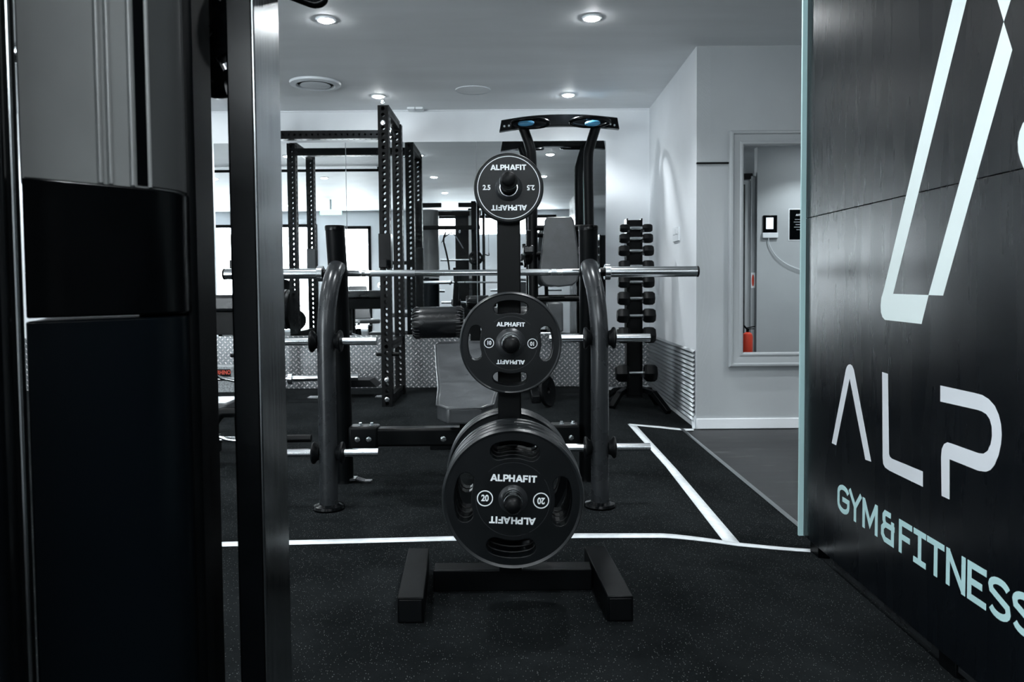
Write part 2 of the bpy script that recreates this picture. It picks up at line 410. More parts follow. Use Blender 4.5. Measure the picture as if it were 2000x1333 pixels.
# floor tape
def tape(pts_hi, pts_lo, label):
    mb = MB(); rows = [[], []]
    n = 24
    for k, pts in enumerate((pts_hi, pts_lo)):
        wp = [FP(*p) for p in pts]
        for i in range(len(wp) - 1):
            for j in range(n // 2):
                t = j / (n // 2); q = wp[i].lerp(wp[i + 1], t); rows[k].append((q.x, q.y, floor_z(q.x) + 0.0015))
        q = wp[-1]; rows[k].append((q.x, q.y, floor_z(q.x) + 0.0015))
    mb.sheet(rows); L = FP(*pts_lo[0])
    single('floor_tape', mb, M['tape'], label, 'floor tape', L, 'white marking tape on the rubber floor', solid=0.001)
tape([(380, 1061), (640, 1055), (870, 1049), (1130, 1043), (1290, 1043), (1440, 1061), (1583, 1073.5)],
     [(380, 1070), (640, 1063.5), (870, 1057.5), (1130, 1052), (1290, 1051.5), (1440, 1067.5), (1583, 1079.5)],
     'long white tape line crossing the floor from left to right')
tape([(1226, 829), (1300, 912), (1414, 1060)], [(1243, 832), (1322, 918), (1446, 1063)], 'white tape line running away from the camera towards the far corner')
tape([(1228, 828.5), (1290, 833.5), (1355, 838.5)], [(1232, 831.5), (1290, 837), (1355, 842)], 'short thin white tape line ending at the grey wall corner')

# ------------------------------------------------------------------ ceiling lights
lx = [-4.55, -2.85, -1.155, 0.54]; ly = [6.93, 4.97, 3.0, 1.0, -0.95]
lights = [(x, y) for x in lx for y in ly] + [(2.7, 4.3), (2.7, 3.0), (4.0, 3.0), (3.7, 2.15), (-6.3, 5.0), (-6.3, 1.0)]  # corridor lamps are added to brighten its walls, one close to wall_inner
known = {(-1.155, 4.97): 'bright downlight at the upper left, nearer one beside the round vent', (0.54, 4.97): 'bright downlight at the upper right, nearest to the grey wall corner',
         (-1.155, 6.93): 'small bright downlight above the perforated rack upright', (0.54, 6.93): 'small bright downlight above the chin-up tower'}
base = None
for i, (x, y) in enumerate(lights):
    lab = known.get((x, y), 'round recessed downlight, seen only in mirrors or added unseen over the corridor')
    if base is None:
        t = Thing('downlight', lab, 'ceiling light', (x, y, H), 'round downlights in the ceiling')
        t.part('trim_ring', MB().lathe([(0.05, 0), (0.066, 0), (0.064, -0.008), (0.05, -0.010)], (x, y, H), seg=32), M['white'])
        t.part('lens', MB().lathe([(0.052, -0.003), (0.05, -0.010), (0.035, -0.017), (0.0, -0.020)], (x, y, H), seg=32), M['lamp'])
        base = t.o
    else:
        t = None; r = dup(base, (x, y, H), lab)
    for kind_, en, dz in (('SPOT', LIGHT_W, .024),):
        ld = bpy.data.lights.new('downlight_lamp', kind_); ld.energy = en * (1 if x < 2 else 1.1)
        if kind_ == 'SPOT': ld.spot_size = math.radians(124); ld.spot_blend = 0.55
        ld.shadow_soft_size = 0.03; ld.color = (0.92, 0.97, 1.0)
        lo = bpy.data.objects.new('downlight_lamp', ld); COL.objects.link(lo); lo.location = (x, y, H - dz)
# round ceiling diffusers
cp = P(616, 165, 6.47)
t = Thing('air_diffuser', 'round white air vent with concentric rings on the ceiling at the left', 'vent', (cp.x, 6.47, H))
t.part('outer_ring', MB().lathe([(0.15, -0.005), (0.21, -0.004), (0.205, -0.022), (0.16, -0.03), (0.15, -0.012)], (cp.x, 6.47, H)), M['white'])
t.part('inner_cone', MB().lathe([(0.0, -0.03), (0.10, -0.034), (0.125, -0.026), (0.11, -0.015), (0, -0.012)], (cp.x, 6.47, H)), M['white'])
t.part('backing', MB().lathe([(0, -0.002), (0.16, -0.002), (0.16, -0.004), (0, -0.006)], (cp.x, 6.47, H)), M['black'])
cp = P(924, 182, 6.75)
t = Thing('ceiling_speaker', 'flat round grey grille in the ceiling between the two far downlights', 'speaker', (cp.x, 6.75, H))
t.part('rim', MB().lathe([(0.145, 0), (0.155, -0.001), (0.152, -0.008), (0.143, -0.007)], (cp.x, 6.75, H)), M['white'])
t.part('grille', MB().lathe([(0, -0.004), (0.145, -0.004), (0.145, 0)], (cp.x, 6.75, H)), M['ceiling'])
cp = P(812, 219, 7.42)
t = Thing('motion_sensor', 'small white sensor box where the ceiling meets the back wall', 'sensor', (cp.x, 7.42, H))
t.part('housing', MB().ab(cp.x - .075, cp.x - .003, 7.36, 7.48, H - .02, H), M['white'], bevel=0.003)
t.part('housing', MB().ab(cp.x + .003, cp.x + .075, 7.36, 7.48, H - .02, H), M['white'], bevel=0.003)
single('ceiling_rail', MB().cyl((-5.5, 4.0, 2.645), (-1.75, 4.0, 2.645), 0.02).cyl((-5.4, 4, 2.645), (-5.4, 4, H), .012).cyl((-3.5, 4, 2.645), (-3.5, 4, H), .012).cyl((-1.85, 4, 2.645), (-1.85, 4, H), .012),
       M['black'], 'thin black rail hung below the ceiling, seen in the mirror', 'rail', (-3.6, 4.0, H))
t = Thing('exit_sign', 'green exit light hung from the ceiling, reflected above the bright doorway', 'sign', (-3.45, 0, H))
t.part('lit_panel', MB().ab(-3.66, -3.24, -.015, .015, 2.40, 2.50), M['exit'], bevel=.003)
t.part('bracket', MB().ab(-3.47, -3.43, -.01, .01, 2.5, H), M['white'])

# ------------------------------------------------------------------ sign panel (right)
PX = 1.165
far = U(1573, 560, PX).y
pz0 = P(1573, 1046, far).z
t = Thing('sign_panel', 'tall black partition panel with large pale logo and lettering at the right', 'sign panel', (PX, far - 1.2, CF))
body = t.part('panel_sheet', MB().ab(PX, PX + .04, far - 2.9, far, pz0, 1.237), M['panel'], bevel=.0015)
t.part('panel_sheet', MB().ab(PX, PX + .04, far - 2.9, far, 1.2385, 2.6), M['panel'], bevel=.0015)
t.part('edge_strip', MB().ab(PX - 0.018, PX + .042, far, far + .012, pz0 - .002, 2.6), M['teal'], label='pale teal edge strip')
feet = MB()
for y in (far - .10, far - 1.0, far - 1.9): 
    t.part('foot', MB().ab(PX + .004, PX + .05, y - .04, y + .04, CF, pz0 + .01), M['black'], bevel=.003)
t.part('base_rail', MB().ab(PX + .012, PX + .034, far - 2.8, far - .25, CF + .022, pz0 + .01), M['tubegrey'])
# traced vinyl shapes, brought onto the panel's plane
def c1(u, v): return (1550 + u * .49505, v * .49505)
def c2(u, v): return (1550 + u * .50505, 660 + v * .50505)
def decal(name, polys, m, label=None):
    sp = []
    for poly in polys:
        q = [U(x, y, PX) for x, y in poly]; sp.append([(-p.y, p.z) for p in q])
    bm = curve_bm(sp, 0.0012)
    mt = Matrix(((0, 0, -1, PX), (-1, 0, 0, 0), (0, 1, 0, 0), (0, 0, 0, 1)))
    t.part(name, MB().add(bm, mt), m, parent=body, label=label)
decal('logo_stroke', [[c1(*p) for p in ((651, -100), (628, 0), (355, 1150), (347, 1175), (344, 1205), (345, 1232), (351, 1252), (361, 1263), (505, 1279), (533, 1165), (393, 1160), (683, 0), (706, -100))]], M['logo'])
decal('logo_stroke', [[c1(*p) for p in ((829, 88), (863, 197), (590, 1167), (533, 1165))]], M['logo'])
decal('logo_stroke', [[c1(*p) for p in ((775, -105), (805, 0), (830, 85), (857, 0), (888, -105))]], M['logo'])
decal('logo_stroke', [[c1(*p) for p in ((960, 440), (925, 462), (905, 487), (892, 520), (885, 560), (887, 600), (895, 630), (909, 665), (960, 740))]], M['logo'])
decal('letter', [[c2(*p) for p in ((148, 408), (203, 122), (207, 111), (213, 104), (220, 103), (227, 109), (233, 124), (300, 480), (278, 472), (217, 157), (165, 416))]], M['alp'])
decal('letter', [[c2(*p) for p in ((343, 133), (365, 140), (369, 450), (372, 460), (380, 468), (500, 518), (500, 577), (372, 515), (355, 503), (347, 488), (345, 465))]], M['alp'])
decal('letter', [[c2(*p) for p in ((568, 185), (700, 214), (730, 222), (755, 238), (778, 264), (793, 298), (802, 335), (805, 375), (802, 412), (793, 455), (778, 492), (763, 511), (745, 519), (715, 515), (603, 470), (603, 626), (573, 612), (571, 460), (574, 430), (583, 411), (595, 405), (612, 410), (715, 447), (735, 449), (751, 438), (763, 412), (768, 380), (767, 345), (759, 315), (746, 296), (728, 285), (710, 279), (568, 247))]], M['alp'])

def stroke(pts, wd, hw=None):
    """thick polyline -> one closed outline (hw: thickness of level strokes)"""
    pts = [Vector(p) for p in pts]; n = len(pts); lft = []; rgt = []
    for i in range(n):
        a = (pts[i] - pts[i - 1]).normalized() if i else None; b = (pts[i + 1] - pts[i]).normalized() if i < n - 1 else None
        d0 = a or b; d1 = b or a
        n0 = Vector((-d0.y, d0.x)); n1 = Vector((-d1.y, d1.x)); m = (n0 + n1).normalized(); k = wd / 2 / max(0.45, m.dot(n0))
        lft.append(pts[i] + m * k); rgt.append(pts[i] - m * k)
    return [(p.x, p.y) for p in lft + rgt[::-1]]
def arc(cx, cy, rx, ry, a0, a1, n=10): return [(cx + rx * math.cos(math.radians(a0 + (a1 - a0) * i / n)), cy + ry * math.sin(math.radians(a0 + (a1 - a0) * i / n))) for i in range(n + 1)]
W = 0.17; h = W / 2
SS = arc(.5, .73, .40, .185, 20, 180, 8) + [(.14, .62), (.86, .40)] + arc(.5, .27, .40, .185, 0, -160, 8)
GL = {
 'G': [arc(.5, .68, .41, .235, 20, 180, 10) + arc(.5, .32, .41, .235, 180, 360, 10) + [(.91, .5), (.42, .5)]],
 'Y': [[(.06, 1), (.5, .5), (.94, 1)], [(.5, .55), (.5, 0)]],
 'M': [[(h, 0), (h, 1.0)], [(h, .96), (.5, .25), (1 - h, .96)], [(1 - h, 0), (1 - h, 1.0)]],
 '&': [[(.72, .92), (.3, .92), (.2, .83), (.2, .68), (.3, .56), (1.0, .56)], [(.3, .56), (.1, .42), (.1, .22), (.28, h), (.86, h), (.86, .75)]],
 'F': [[(.98, 1 - h), (h, 1 - h), (h, 0)], [(h, .5), (.82, .5)]],
 'I': [[(0, 1 - h), (1, 1 - h)], [(.5, 1 - h), (.5, h)], [(0, h), (1, h)]],
 'T': [[(0, 1 - h), (1, 1 - h)], [(.52, 1 - h), (.52, 0)]],
 'N': [[(h, 0), (h, 1)], [(h, .93), (1 - h, .07)], [(1 - h, 0), (1 - h, 1)]],
 'E': [[(1, 1 - h), (h, 1 - h), (h, h), (1, h)], [(h, .5), (.78, .5)]],
 'S': [SS],
}
zt = U(1893, 1095, PX).z; zb = U(1893, 1171.5, PX).z
for ch, xa, xb in (('G', 1635, 1658.5), ('Y', 1657, 1682.5), ('M', 1684, 1714), ('&', 1721, 1747), ('F', 1756.5, 1782), ('I', 1784.5, 1809), ('T', 1811, 1845), ('N', 1849.5, 1886.5), ('E', 1892, 1928.5), ('S', 1932.5, 1977), ('S', 1980, 2030)):
    ya = U(xa, 1050, PX).y; yb = U(xb, 1050, PX).y; mb = MB()
    mt = Matrix(((0, 0, -1, PX), (-1, 0, 0, 0), (0, 1, 0, 0), (0, 0, 0, 1)))
    for k, st in enumerate(GL[ch]):
        hgt = zt - zb; wd = ya - yb
        q = [(-(ya - p[0] * wd), zb + p[1] * hgt) for p in st]
        mb.add(curve_bm([stroke(q, W * 0.1)], 0.0012 + 0.0002 * k), mt)
    t.part('small_letter', mb, M['teal'], parent=body, label='pale teal letter')

# ------------------------------------------------------------------ weight plates
LET = {
 'A': ([(0, 0), (.40, 1), (.66, 1), (1.06, 0), (.78, 0), (.70, .2), (.36, .2), (.28, 0)], [(.43, .4), (.53, .68), (.63, .4)], 1.06),
 'L': ([(0, 0), (0, 1), (.26, 1), (.26, .22), (.70, .22), (.70, 0)], None, .70),
 'P': ([(0, 0), (0, 1), (.5, 1), (.66, .96), (.78, .85), (.81, .68), (.78, .5), (.66, .38), (.5, .33), (.26, .33), (.26, 0)], [(.26, .53), (.26, .8), (.44, .8), (.52, .76), (.55, .67), (.52, .57), (.44, .53)], .81),
 'H': ([(0, 0), (0, 1), (.26, 1), (.26, .61), (.62, .61), (.62, 1), (.88, 1), (.88, 0), (.62, 0), (.62, .39), (.26, .39), (.26, 0)], None, .88),
 'F': ([(0, 0), (0, 1), (.74, 1), (.74, .79), (.26, .79), (.26, .58), (.66, .58), (.66, .37), (.26, .37), (.26, 0)], None, .74),
 'I': ([(0, 0), (0, 1), (.26, 1), (.26, 0)], None, .26),
 'T': ([(.28, 0), (.28, .78), (0, .78), (0, 1), (.82, 1), (.82, .78), (.54, .78), (.54, 0)], None, .82),
}
def word_bm(word, width, depth=0.001):
    x = 0; sp = []
    for ch in word:
        o, hl, wd = LET[ch]; sp.append([(x + a, b) for a, b in o])
        if hl: sp.append([(x + a, b) for a, b in hl])
        x += wd + (0.0 if ch in 'AP' else .09)
    k = width / x; bm = curve_bm([[((a - x / 2) * k, (b - .5) * k) for a, b in s] for s in sp], depth); return bm

def make_plate(R, T, kg, slots, txtw, txtr, numr, insr, hubr, bore=0.026, circ=None, label='', loc=(0, 0, 0), group=None, rot=0.0):
    """front face lies at y = loc.y, the plate extends to +Y; bored on the Y axis"""
    t = Thing('weight_plate', label, 'weight plate', loc, group); L = t.L
    n = 96; ring = lambda r, k=n: [(r * math.cos(2 * PI * i / k), r * math.sin(2 * PI * i / k)) for i in range(k)]
    sp = [ring(R * .965), ring(bore * 1.02, 48)]
    rs = None
    if slots:
        rs, sl, sw = slots
        for q in range(4):
            a0 = 90 * q; da = math.degrees(sl / 2 / rs); pts = []
            pts += arc(0, 0, rs + sw / 2, rs + sw / 2, a0 - da, a0 + da, 12)
            e = Vector((math.cos(math.radians(a0 + da)), math.sin(math.radians(a0 + da)))) * rs
            pts += [(e.x + sw / 2 * math.cos(math.radians(a0 + da + b)), e.y + sw / 2 * math.sin(math.radians(a0 + da + b))) for b in range(30, 180, 30)]
            pts += arc(0, 0, rs - sw / 2, rs - sw / 2, a0 + da, a0 - da, 12)
            e = Vector((math.cos(math.radians(a0 - da)), math.sin(math.radians(a0 - da)))) * rs
            pts += [(e.x + sw / 2 * math.cos(math.radians(a0 - da + b)), e.y + sw / 2 * math.sin(math.radians(a0 - da + b))) for b in range(210, 360, 30)]
            sp.append(pts)
    D = T * 0.72
    TL = Matrix.Translation(L); Rz = Matrix.Rotation(rot, 4, 'Z')
    X = lambda y: TL @ Matrix.Translation((0, y, 0)) @ FACE @ Rz
    disc = t.part('disc', MB().add(curve_bm(sp, D, 0.0022), X(T / 2)), M['urethane'], angle=12)
    rr = T / 2
    prof = [(R * .90, T / 2 - D / 2 + .0005), (R * .925, T / 2 - D / 2 - .001), (R * .945, 0.002), (R * .965, 0.0), (R - rr * .45, .002), (R - .003, rr * .45), (R, rr), (R - .003, T - rr * .45), (R - rr * .45, T - .002), (R * .965, T), (R * .945, T - .002), (R * .90, T / 2 + D / 2 - .0005)]
    t.part('rim', MB().lathe(prof, L, (0, 1, 0), 96), M['rim'])
    yf = T / 2 - D / 2
    if insr:
        t.part('centre_ring', MB().lathe([(insr - .0008, yf - .0022), (insr - .0008, yf - .0030), (insr + .0008, yf - .0030), (insr + .0008, yf - .0022)], L, (0, 1, 0), 72), M['tubegrey'])
    t.part('hub', MB().lathe([(bore, T * .7), (bore, yf - .004), (bore + .004, yf - .009), (hubr * .8, yf - .008), (hubr * .93, yf - .003), (hubr, yf - .0015), (hubr, yf + .004)], L, (0, 1, 0), 48), M['tubegrey'])
    t.part('bushing', MB().lathe([(bore - .0005, T * .6), (bore - .0005, yf - .0095), (bore + .0022, yf - .0095), (bore + .003, yf - .004)], L, (0, 1, 0), 48), M['chrome'], label='steel bushing')
    # print on the face
    y_t = yf - .0028
    for k in range(2):
        Rk = Matrix.Rotation(rot + PI * k, 4, 'Z'); TT = lambda x, y: TL @ Matrix.Translation((0, y_t, 0)) @ FACE @ Rk @ Matrix.Translation((x, y, 0))
        t.part('lettering', MB().add(word_bm('ALPHAFIT', txtw), TT(0, txtr)), M['print'], label='white lettering')
        nm = MB()
        if circ:
            nm.add(curve_bm([ring(circ, 48), ring(circ * .87, 48)], .001), TT(-numr, 0))
            nm.add(text_bm(kg, circ * 1.08, .001, circ * .035, .86), TT(-numr, 0))
        else: nm.add(text_bm(kg, .021, .001, .0006, .95), TT(-numr, 0))
        t.part('number', nm, M['print'], label='white number')
    if not circ:
        t.part('white_ring', MB().lathe([(R * .875, yf - .0022), (R * .875, yf - .0035), (R * .893, yf - .0035), (R * .893, yf - .0022)], L, (0, 1, 0), 96), M['print'], label='thin white ring')
    return t

# tree
CXT = (1001 - 995) / 631.0
tx = P(1000, 977, 2.2)
g20 = 'large plates on the lower pegs of the plate tree'; g10 = 'middle plates of the plate tree'
z20 = tx.z
T20 = 0.047
pl20 = make_plate(0.2085, T20, '20', (0.1465, 0.098, 0.049), 0.137, 0.062, 0.0815, 0.108, 0.044, circ=0.0235,
                  label='large black plate marked 20 facing the camera, front of the lower stack', loc=(tx.x + .003, 2.2, z20), group=g20, rot=-0.05)
names = ['second large black plate from the camera, right behind the plate marked 20', 'third large black plate from the camera in the lower stack', 'large black plate pressed against the front of the tree column']
for i, nm in enumerate(names):
    dup(pl20.o, (tx.x + .003 + .002 * (i % 2), 2.2 + (T20 + .003) * (i + 1), z20), nm)
dup(pl20.o, (tx.x - .008, 2.525, z20), 'large black plate just behind the tree column, facing the camera')
dup(pl20.o, (tx.x - .008, 2.525 + T20 + .003, z20), 'rearmost large black plate behind the tree column')
t10 = P(997.5, 671, 2.345)
pl10 = make_plate(0.158, 0.034, '10', (0.1125, 0.072, 0.037), 0.088, 0.058, 0.0665, 0.0825, 0.048, circ=0.0153,
                  label='medium black plate marked 10 facing the camera on the middle peg', loc=(t10.x, 2.345, t10.z), group=g10, rot=-0.02)
dup(pl10.o, (t10.x - .002, 2.345 + .037, t10.z), 'medium black plate behind the plate marked 10, against the column')
t25 = P(993.5, 366.5, 2.385)
pl25 = make_plate(0.1085, 0.026, '2.5', None, 0.112, 0.062, 0.068, None, 0.044, label='small black plate marked 2.5 with thin white ring, top of the tree',
                  loc=(t25.x, 2.385, t25.z), rot=0.0)

t = Thing('plate_tree', 'black upright plate tree with a square column and H shaped base', 'weight rack', (tx.x, 2.465, 0))
cb = P(995.5, 815, 2.43); ct = P(993, 366, 2.43)
zc = ct.z + .03
def cxz(z): return cb.x + (ct.x - cb.x) * (z - cb.z) / (ct.z - cb.z)
t.part('column', MB().bar((cxz(.06), 2.466, .06), (cxz(zc), 2.466, zc), 0.074, 0.072, (0, 1, 0)), M['black'], bevel=.004)
t.part('cross_beam', MB().bar((tx.x - .255, 2.466, .035), (tx.x + .255, 2.466, .035), 0.07, 0.07), M['black'], bevel=.004)
def hull(name, lo, top, tt, m):
    """foot: quad footprint lo extruded up to top"""
    return tt.part(name, MB().prism([Vector((p.x, p.y, 0.0)) for p in lo], (0, 0, top)), m, bevel=.003)
FT = .076
def at_z(px, py, z):
    d = ray(px, py); return CL + d * ((z - CAMZ) / d.z)
for sgn, q in ((-1, [(776, 1168), (828, 1168), (838, 1071), (798, 1071)]), (1, [(1186, 1165), (1237, 1165), (1182, 1067), (1141, 1067)])):
    pts = [at_z(x, y, FT) for x, y in q]
    f = hull('foot', pts, FT, t, M['black'])
    a, b = pts[0], pts[1]; c = (a + b) / 2
    t.part('end_cap', MB().bar((a.x + .006, c.y - .0025, FT / 2), (b.x - .006, c.y - .0025, FT / 2), .006, FT - .012), M['rubber'], parent=f, bevel=.001)
def peg(z, x, y0, y1, r, rise=0.0):
    p = t.part('peg', MB().cyl((x, y0, z), (x, y1, z + rise), r), M['chrome'] if False else M['black'])
    d = Vector((0, y1 - y0, rise)).normalized()
    t.part('peg_cap', MB().lathe([(r * 1.02, -.03), (r * 1.12, -.028), (r * 1.12, -.012), (r * 1.0, -.006), (r * .96, .006), (r * .8, .013), (r * .4, .017), (0, .018)], Vector((x, y1, z + rise)), d, 32), M['rubber'], parent=p, label='ribbed rubber cap')
    t.part('cap_band', MB().lathe([(r * 1.10, -.029), (r * 1.17, -.027), (r * 1.17, -.024), (r * 1.10, -.022)], Vector((x, y1, z + rise)), d, 32), M['steel'], parent=p, label='thin metal band')
peg(z20, tx.x + .003, 2.44, 2.135, .0235)
peg(t10.z, t10.x + .001, 2.44, 2.26, .0235)
peg(t25.z, t25.x, 2.44, 2.27, .0235, .010)
peg(z20, tx.x - .008, 2.49, 2.72, .0235)
peg(t10.z, t10.x, 2.49, 2.72, .0235)
peg(t25.z, t25.x, 2.49, 2.66, .0235)

# ------------------------------------------------------------------ bench press station
bl0 = FP(642, 996); br0 = FP(1172, 990)
t = Thing('bench_press_rack', 'black decline bench press station with curved uprights and a worn pad', 'weight bench', ((bl0.x + br0.x) / 2, 3.6, 0))
XC = (bl0.x + br0.x) / 2
for side, (pb, xc_) in enumerate(((bl0, -1), (br0, 1))):
    x0 = pb.x; y0 = 3.37
    top = P((649, 1151)[side], 440, 3.47)
    jt = P((652, 1154)[side], 545, 3.46)
    # rear upright, leaning forward
    rb = P((674, 1148)[side], 955, 3.84)
    up = t.part('rear_upright', MB().tube([Vector((rb.x, 3.84, 0.0)), Vector((rb.x, 3.84, .03)), Vector((jt.x, 3.55, jt.z)), Vector((top.x, 3.52, top.z))], .0435, 28), M['black'], bevel=0)
    t.part('upright_cap', MB().lathe([(.0445, -.02), (.0455, -.004), (.043, .002), (.034, .003), (.03, -.004), (0, -.006)], (top.x, 3.52, top.z), (0, -.02, 1), 28), M['blackgloss'], parent=up)
    bend = [(x0, y0, 0.012), (x0, y0, .35)]
    for i in range(9):
        zz = .5 + i * .045; tt_ = i / 8
        bend.append((x0 + (jt.x - x0) * tt_ * .5, y0 + 0.0 * tt_, zz))
    ft = []
    xm = x0
    keys = [Vector((x0, y0, .012)), Vector((x0, y0, .4)), Vector((x0, y0, .72)), Vector((x0 + (jt.x - x0) * .15, y0 + .004, .84)), Vector((x0 + (jt.x - x0) * .5, y0 + .03, .95)), Vector((jt.x, y0 + .085, 1.035)), Vector((jt.x, 3.54, 1.08))]
    ft = t.part('front_upright', MB().tube(smooth_path(keys, 8), .0395, 32), M['tubegrey'])
    t.part('floor_flange', MB().lathe([(.0, 0), (.068, 0), (.070, .008), (.066, .018), (.052, .022), (.042, .026)], (x0, y0, 0), seg=36), M['blackgloss'], parent=ft)
    for zz in (zat((664, 662)[side], y0), zat((882, 876)[side], y0)):
        for sg in (-1, 1):
            pg = t.part('plate_peg', MB().cyl((x0 + sg * .03, y0, zz), (x0 + sg * .222, y0, zz), .0178, 24), M['chrome'])
            t.part('peg_stop', MB().lathe([(.018, -.028), (.030, -.024), (.036, -.012), (.046, -.006), (.049, 0), (.046, .006), (.024, .010), (.018, .012)], (x0 + sg * .062, y0, zz), (sg, 0, 0), 32), M['rubber'], parent=pg, label='black rubber stop')
    # bar hook behind upright
    t.part('bar_hook', MB().ab(jt.x - .022, jt.x + .022, 3.555, 3.66, 0.985, 1.012).ab(jt.x - .022, jt.x + .022, 3.645, 3.66, 0.985, 1.06), M['black'], bevel=.003)
    # floor bracket
    t.part('floor_bracket', MB().bar((rb.x - .02, 3.84, .018), (rb.x + (.06, -.06)[side], 3.84, .018), .06, .012).bar((rb.x + (.06, -.06)[side], 3.84, .018), (rb.x + (.10, -.10)[side], 3.84, .006), .05, .008).bar((rb.x + (.10, -.10)[side], 3.84, .005), (rb.x + (.135, -.135)[side], 3.84, .005), .045, .008), M['tubegrey'], bevel=.002)
# cross beam
cl = P(690, 857, 3.74); crr = P(1128, 846, 3.74)
zb_ = (cl.z + crr.z) / 2
t.part('cross_beam', MB().ab(cl.x, crr.x, 3.70, 3.78, zb_ - .045, zb_ + .045), M['black'], bevel=.012)
for sx_ in (cl.x + .06, crr.x - .06):
    bk = t.part('beam_bracket', MB().ab(sx_ - .075, sx_ + .068, 3.692, 3.788, zb_ - .056, zb_ + .056), M['black'], bevel=.012)
    for dx in (-.03, .025):
        t.part('bolt', MB().lathe([(0, .010), (.007, .010), (.008, .004), (.013, .003), (.013, -.002)], (sx_ + dx, 3.692, zb_ - .005), (0, -1, 0), 12), M['chrome'], parent=bk)
        t.part('bolt', MB().lathe([(0, .016), (.008, .016), (.009, .004), (.014, .003), (.014, -.002)], (sx_ + dx + .01, 3.72, zb_ + .056), (0, 0, 1), 6), M['chrome'], parent=bk)
bx0 = P(905, 850, 3.74).x
t.part('pivot_bolt', MB().lathe([(0, .012), (.008, .012), (.009, .004), (.014, .003), (.014, -.002)], P(866, 858, 3.70), (0, -1, 0), 12), M['chrome'])
# bench pad, narrow at the head and wider at the seat, rising away from the camera
def pad_outline():
    n0 = P(0, 0, 1)
    hz = 0.455
    a = at_z(853, 797, hz); b = at_z(961, 797, hz)
    return a, b
pa, pb_ = pad_outline(); padY0 = pa.y
pc = (pa.x + pb_.x) / 2
far_l = P(840, 667, 4.55)
stations = [(0.0, (pb_.x - pa.x) / 2, 0.455), (.3, (pb_.x - pa.x) / 2 + .022, .50), (.65, .19, .56), (1.0, .235, far_l.z)]
def pad_at(tt_):
    for i in range(3):
        if tt_ <= stations[i + 1][0]:
            k = (tt_ - stations[i][0]) / (stations[i + 1][0] - stations[i][0]); a, b = stations[i], stations[i + 1]
            return a[1] + (b[1] - a[1]) * k, a[2] + (b[2] - a[2]) * k
    return stations[-1][1:]
L_ = 4.55 - padY0
left = []; rightp = []
for i in range(0, 21):
    s_ = i / 20; hw, z = pad_at(s_)
    e = min(s_, 1 - s_) * L_; rnd = .045
    if e < rnd: hw -= rnd - math.sqrt(max(0, rnd ** 2 - (rnd - e) ** 2))
    cxp = pc + (XC - pc) * s_
    left.append(Vector((cxp - hw, padY0 + s_ * L_, z))); rightp.append(Vector((cxp + hw, padY0 + s_ * L_, z)))
padm = MB()
rowsT = []; 
for a, b in zip(left, rightp): rowsT.append([a, a.lerp(b, .08), a.lerp(b, .5), a.lerp(b, .92), b])
top_ = [[v.copy() for v in r] for r in rowsT]
bm = padm.bm; gt = [[bm.verts.new(v) for v in r] for r in top_]; gb = [[bm.verts.new(v - Vector((0, 0, .075))) for v in r] for r in top_]
for g in (gt, gb):
    for i in range(len(g) - 1):
        for j in range(4): bm.faces.new((g[i][j], g[i][j + 1], g[i + 1][j + 1], g[i + 1][j]))
for i in range(len(gt) - 1):
    bm.faces.new((gt[i][0], gt[i + 1][0], gb[i + 1][0], gb[i][0])); bm.faces.new((gt[i][4], gb[i][4], gb[i + 1][4], gt[i + 1][4]))
for j in range(4):
    bm.faces.new((gt[0][j], gb[0][j], gb[0][j + 1], gt[0][j + 1])); bm.faces.new((gt[-1][j], gt[-1][j + 1], gb[-1][j + 1], gb[-1][j]))
pad = t.part('bench_pad', padm, M['vinylgrey'], bevel=.014, seg=3, label='worn grey-black vinyl pad')
ed = [v + Vector((0, 0, -.004)) for v in left + rightp[::-1]]
cen = Vector((pc, padY0 + L_ / 2, .5))
t.part('piping', MB().tube([v + (Vector((v.x - cen.x, 0, 0)).normalized() * .002) for v in ed], .0045, 8, closed=True), M['vinylgrey'], parent=pad)
t.part('spine', MB().bar((pc, padY0 + .12, .36), (XC, 4.6, .46), .06, .08).bar((XC, 3.75, zb_), (XC, 3.9, .42), .06, .08).bar((XC, 4.62, .0), (XC, 4.62, .66), .07, .07, (0, 1, 0)), M['black'], bevel=.004)
t.part('rear_foot', MB().bar((XC - .28, 4.62, .03), (XC + .28, 4.62, .03), .06, .06), M['black'], bevel=.004)
# leg rollers
ry = 4.62
for (xa_, xb_) in ((808, 905), (945, 1042)):
    a = P(xa_ - 1, 631, ry); b = P(xb_ + 1, 629, ry)
    n = 18; rad = .095; pts = []; rs_ = []
    for i in range(n + 1):
        s_ = i / n; e = min(s_, 1 - s_) * (b.x - a.x)
        pts.append(a.lerp(b, s_)); rs_.append(rad * (0.93 + .07 * min(1, e / .06)) - max(0, .016 - e) * 1.5)
    ro = t.part('leg_roller', MB().tube(pts, rs_, 36), M['vinyl'], label='fat gathered vinyl leg roller')
    gt_ = MB()
    for k in range(26):
        an = 2 * PI * k / 26
        for (pp, sg) in ((a, 1), (b, -1)):
            c0 = Vector((pp.x + sg * .002, pp.y + rad * .80 * math.cos(an), pp.z + rad * .80 * math.sin(an)))
            c1_ = Vector((pp.x + sg * .045, pp.y + rad * .985 * math.cos(an), pp.z + rad * .985 * math.sin(an)))
            gt_.tube([c0, c0.lerp(c1_, .4) + Vector((0, math.cos(an), math.sin(an))) * .009, c1_], [.006, .007, .002], 8)
    t.part('gathers', gt_, M['vinyl'], parent=ro)
rz = P(924, 630, ry).z
t.part('roller_axle', MB().cyl((P(900, 630, ry).x, ry, rz), (P(950, 630, ry).x, ry, rz), .02, 16), M['chrome'])
t.part('roller_post', MB().bar((XC, 4.62, .6), (XC, 4.62, rz + .02), .06, .06, (0, 1, 0)), M['black'], bevel=.003)

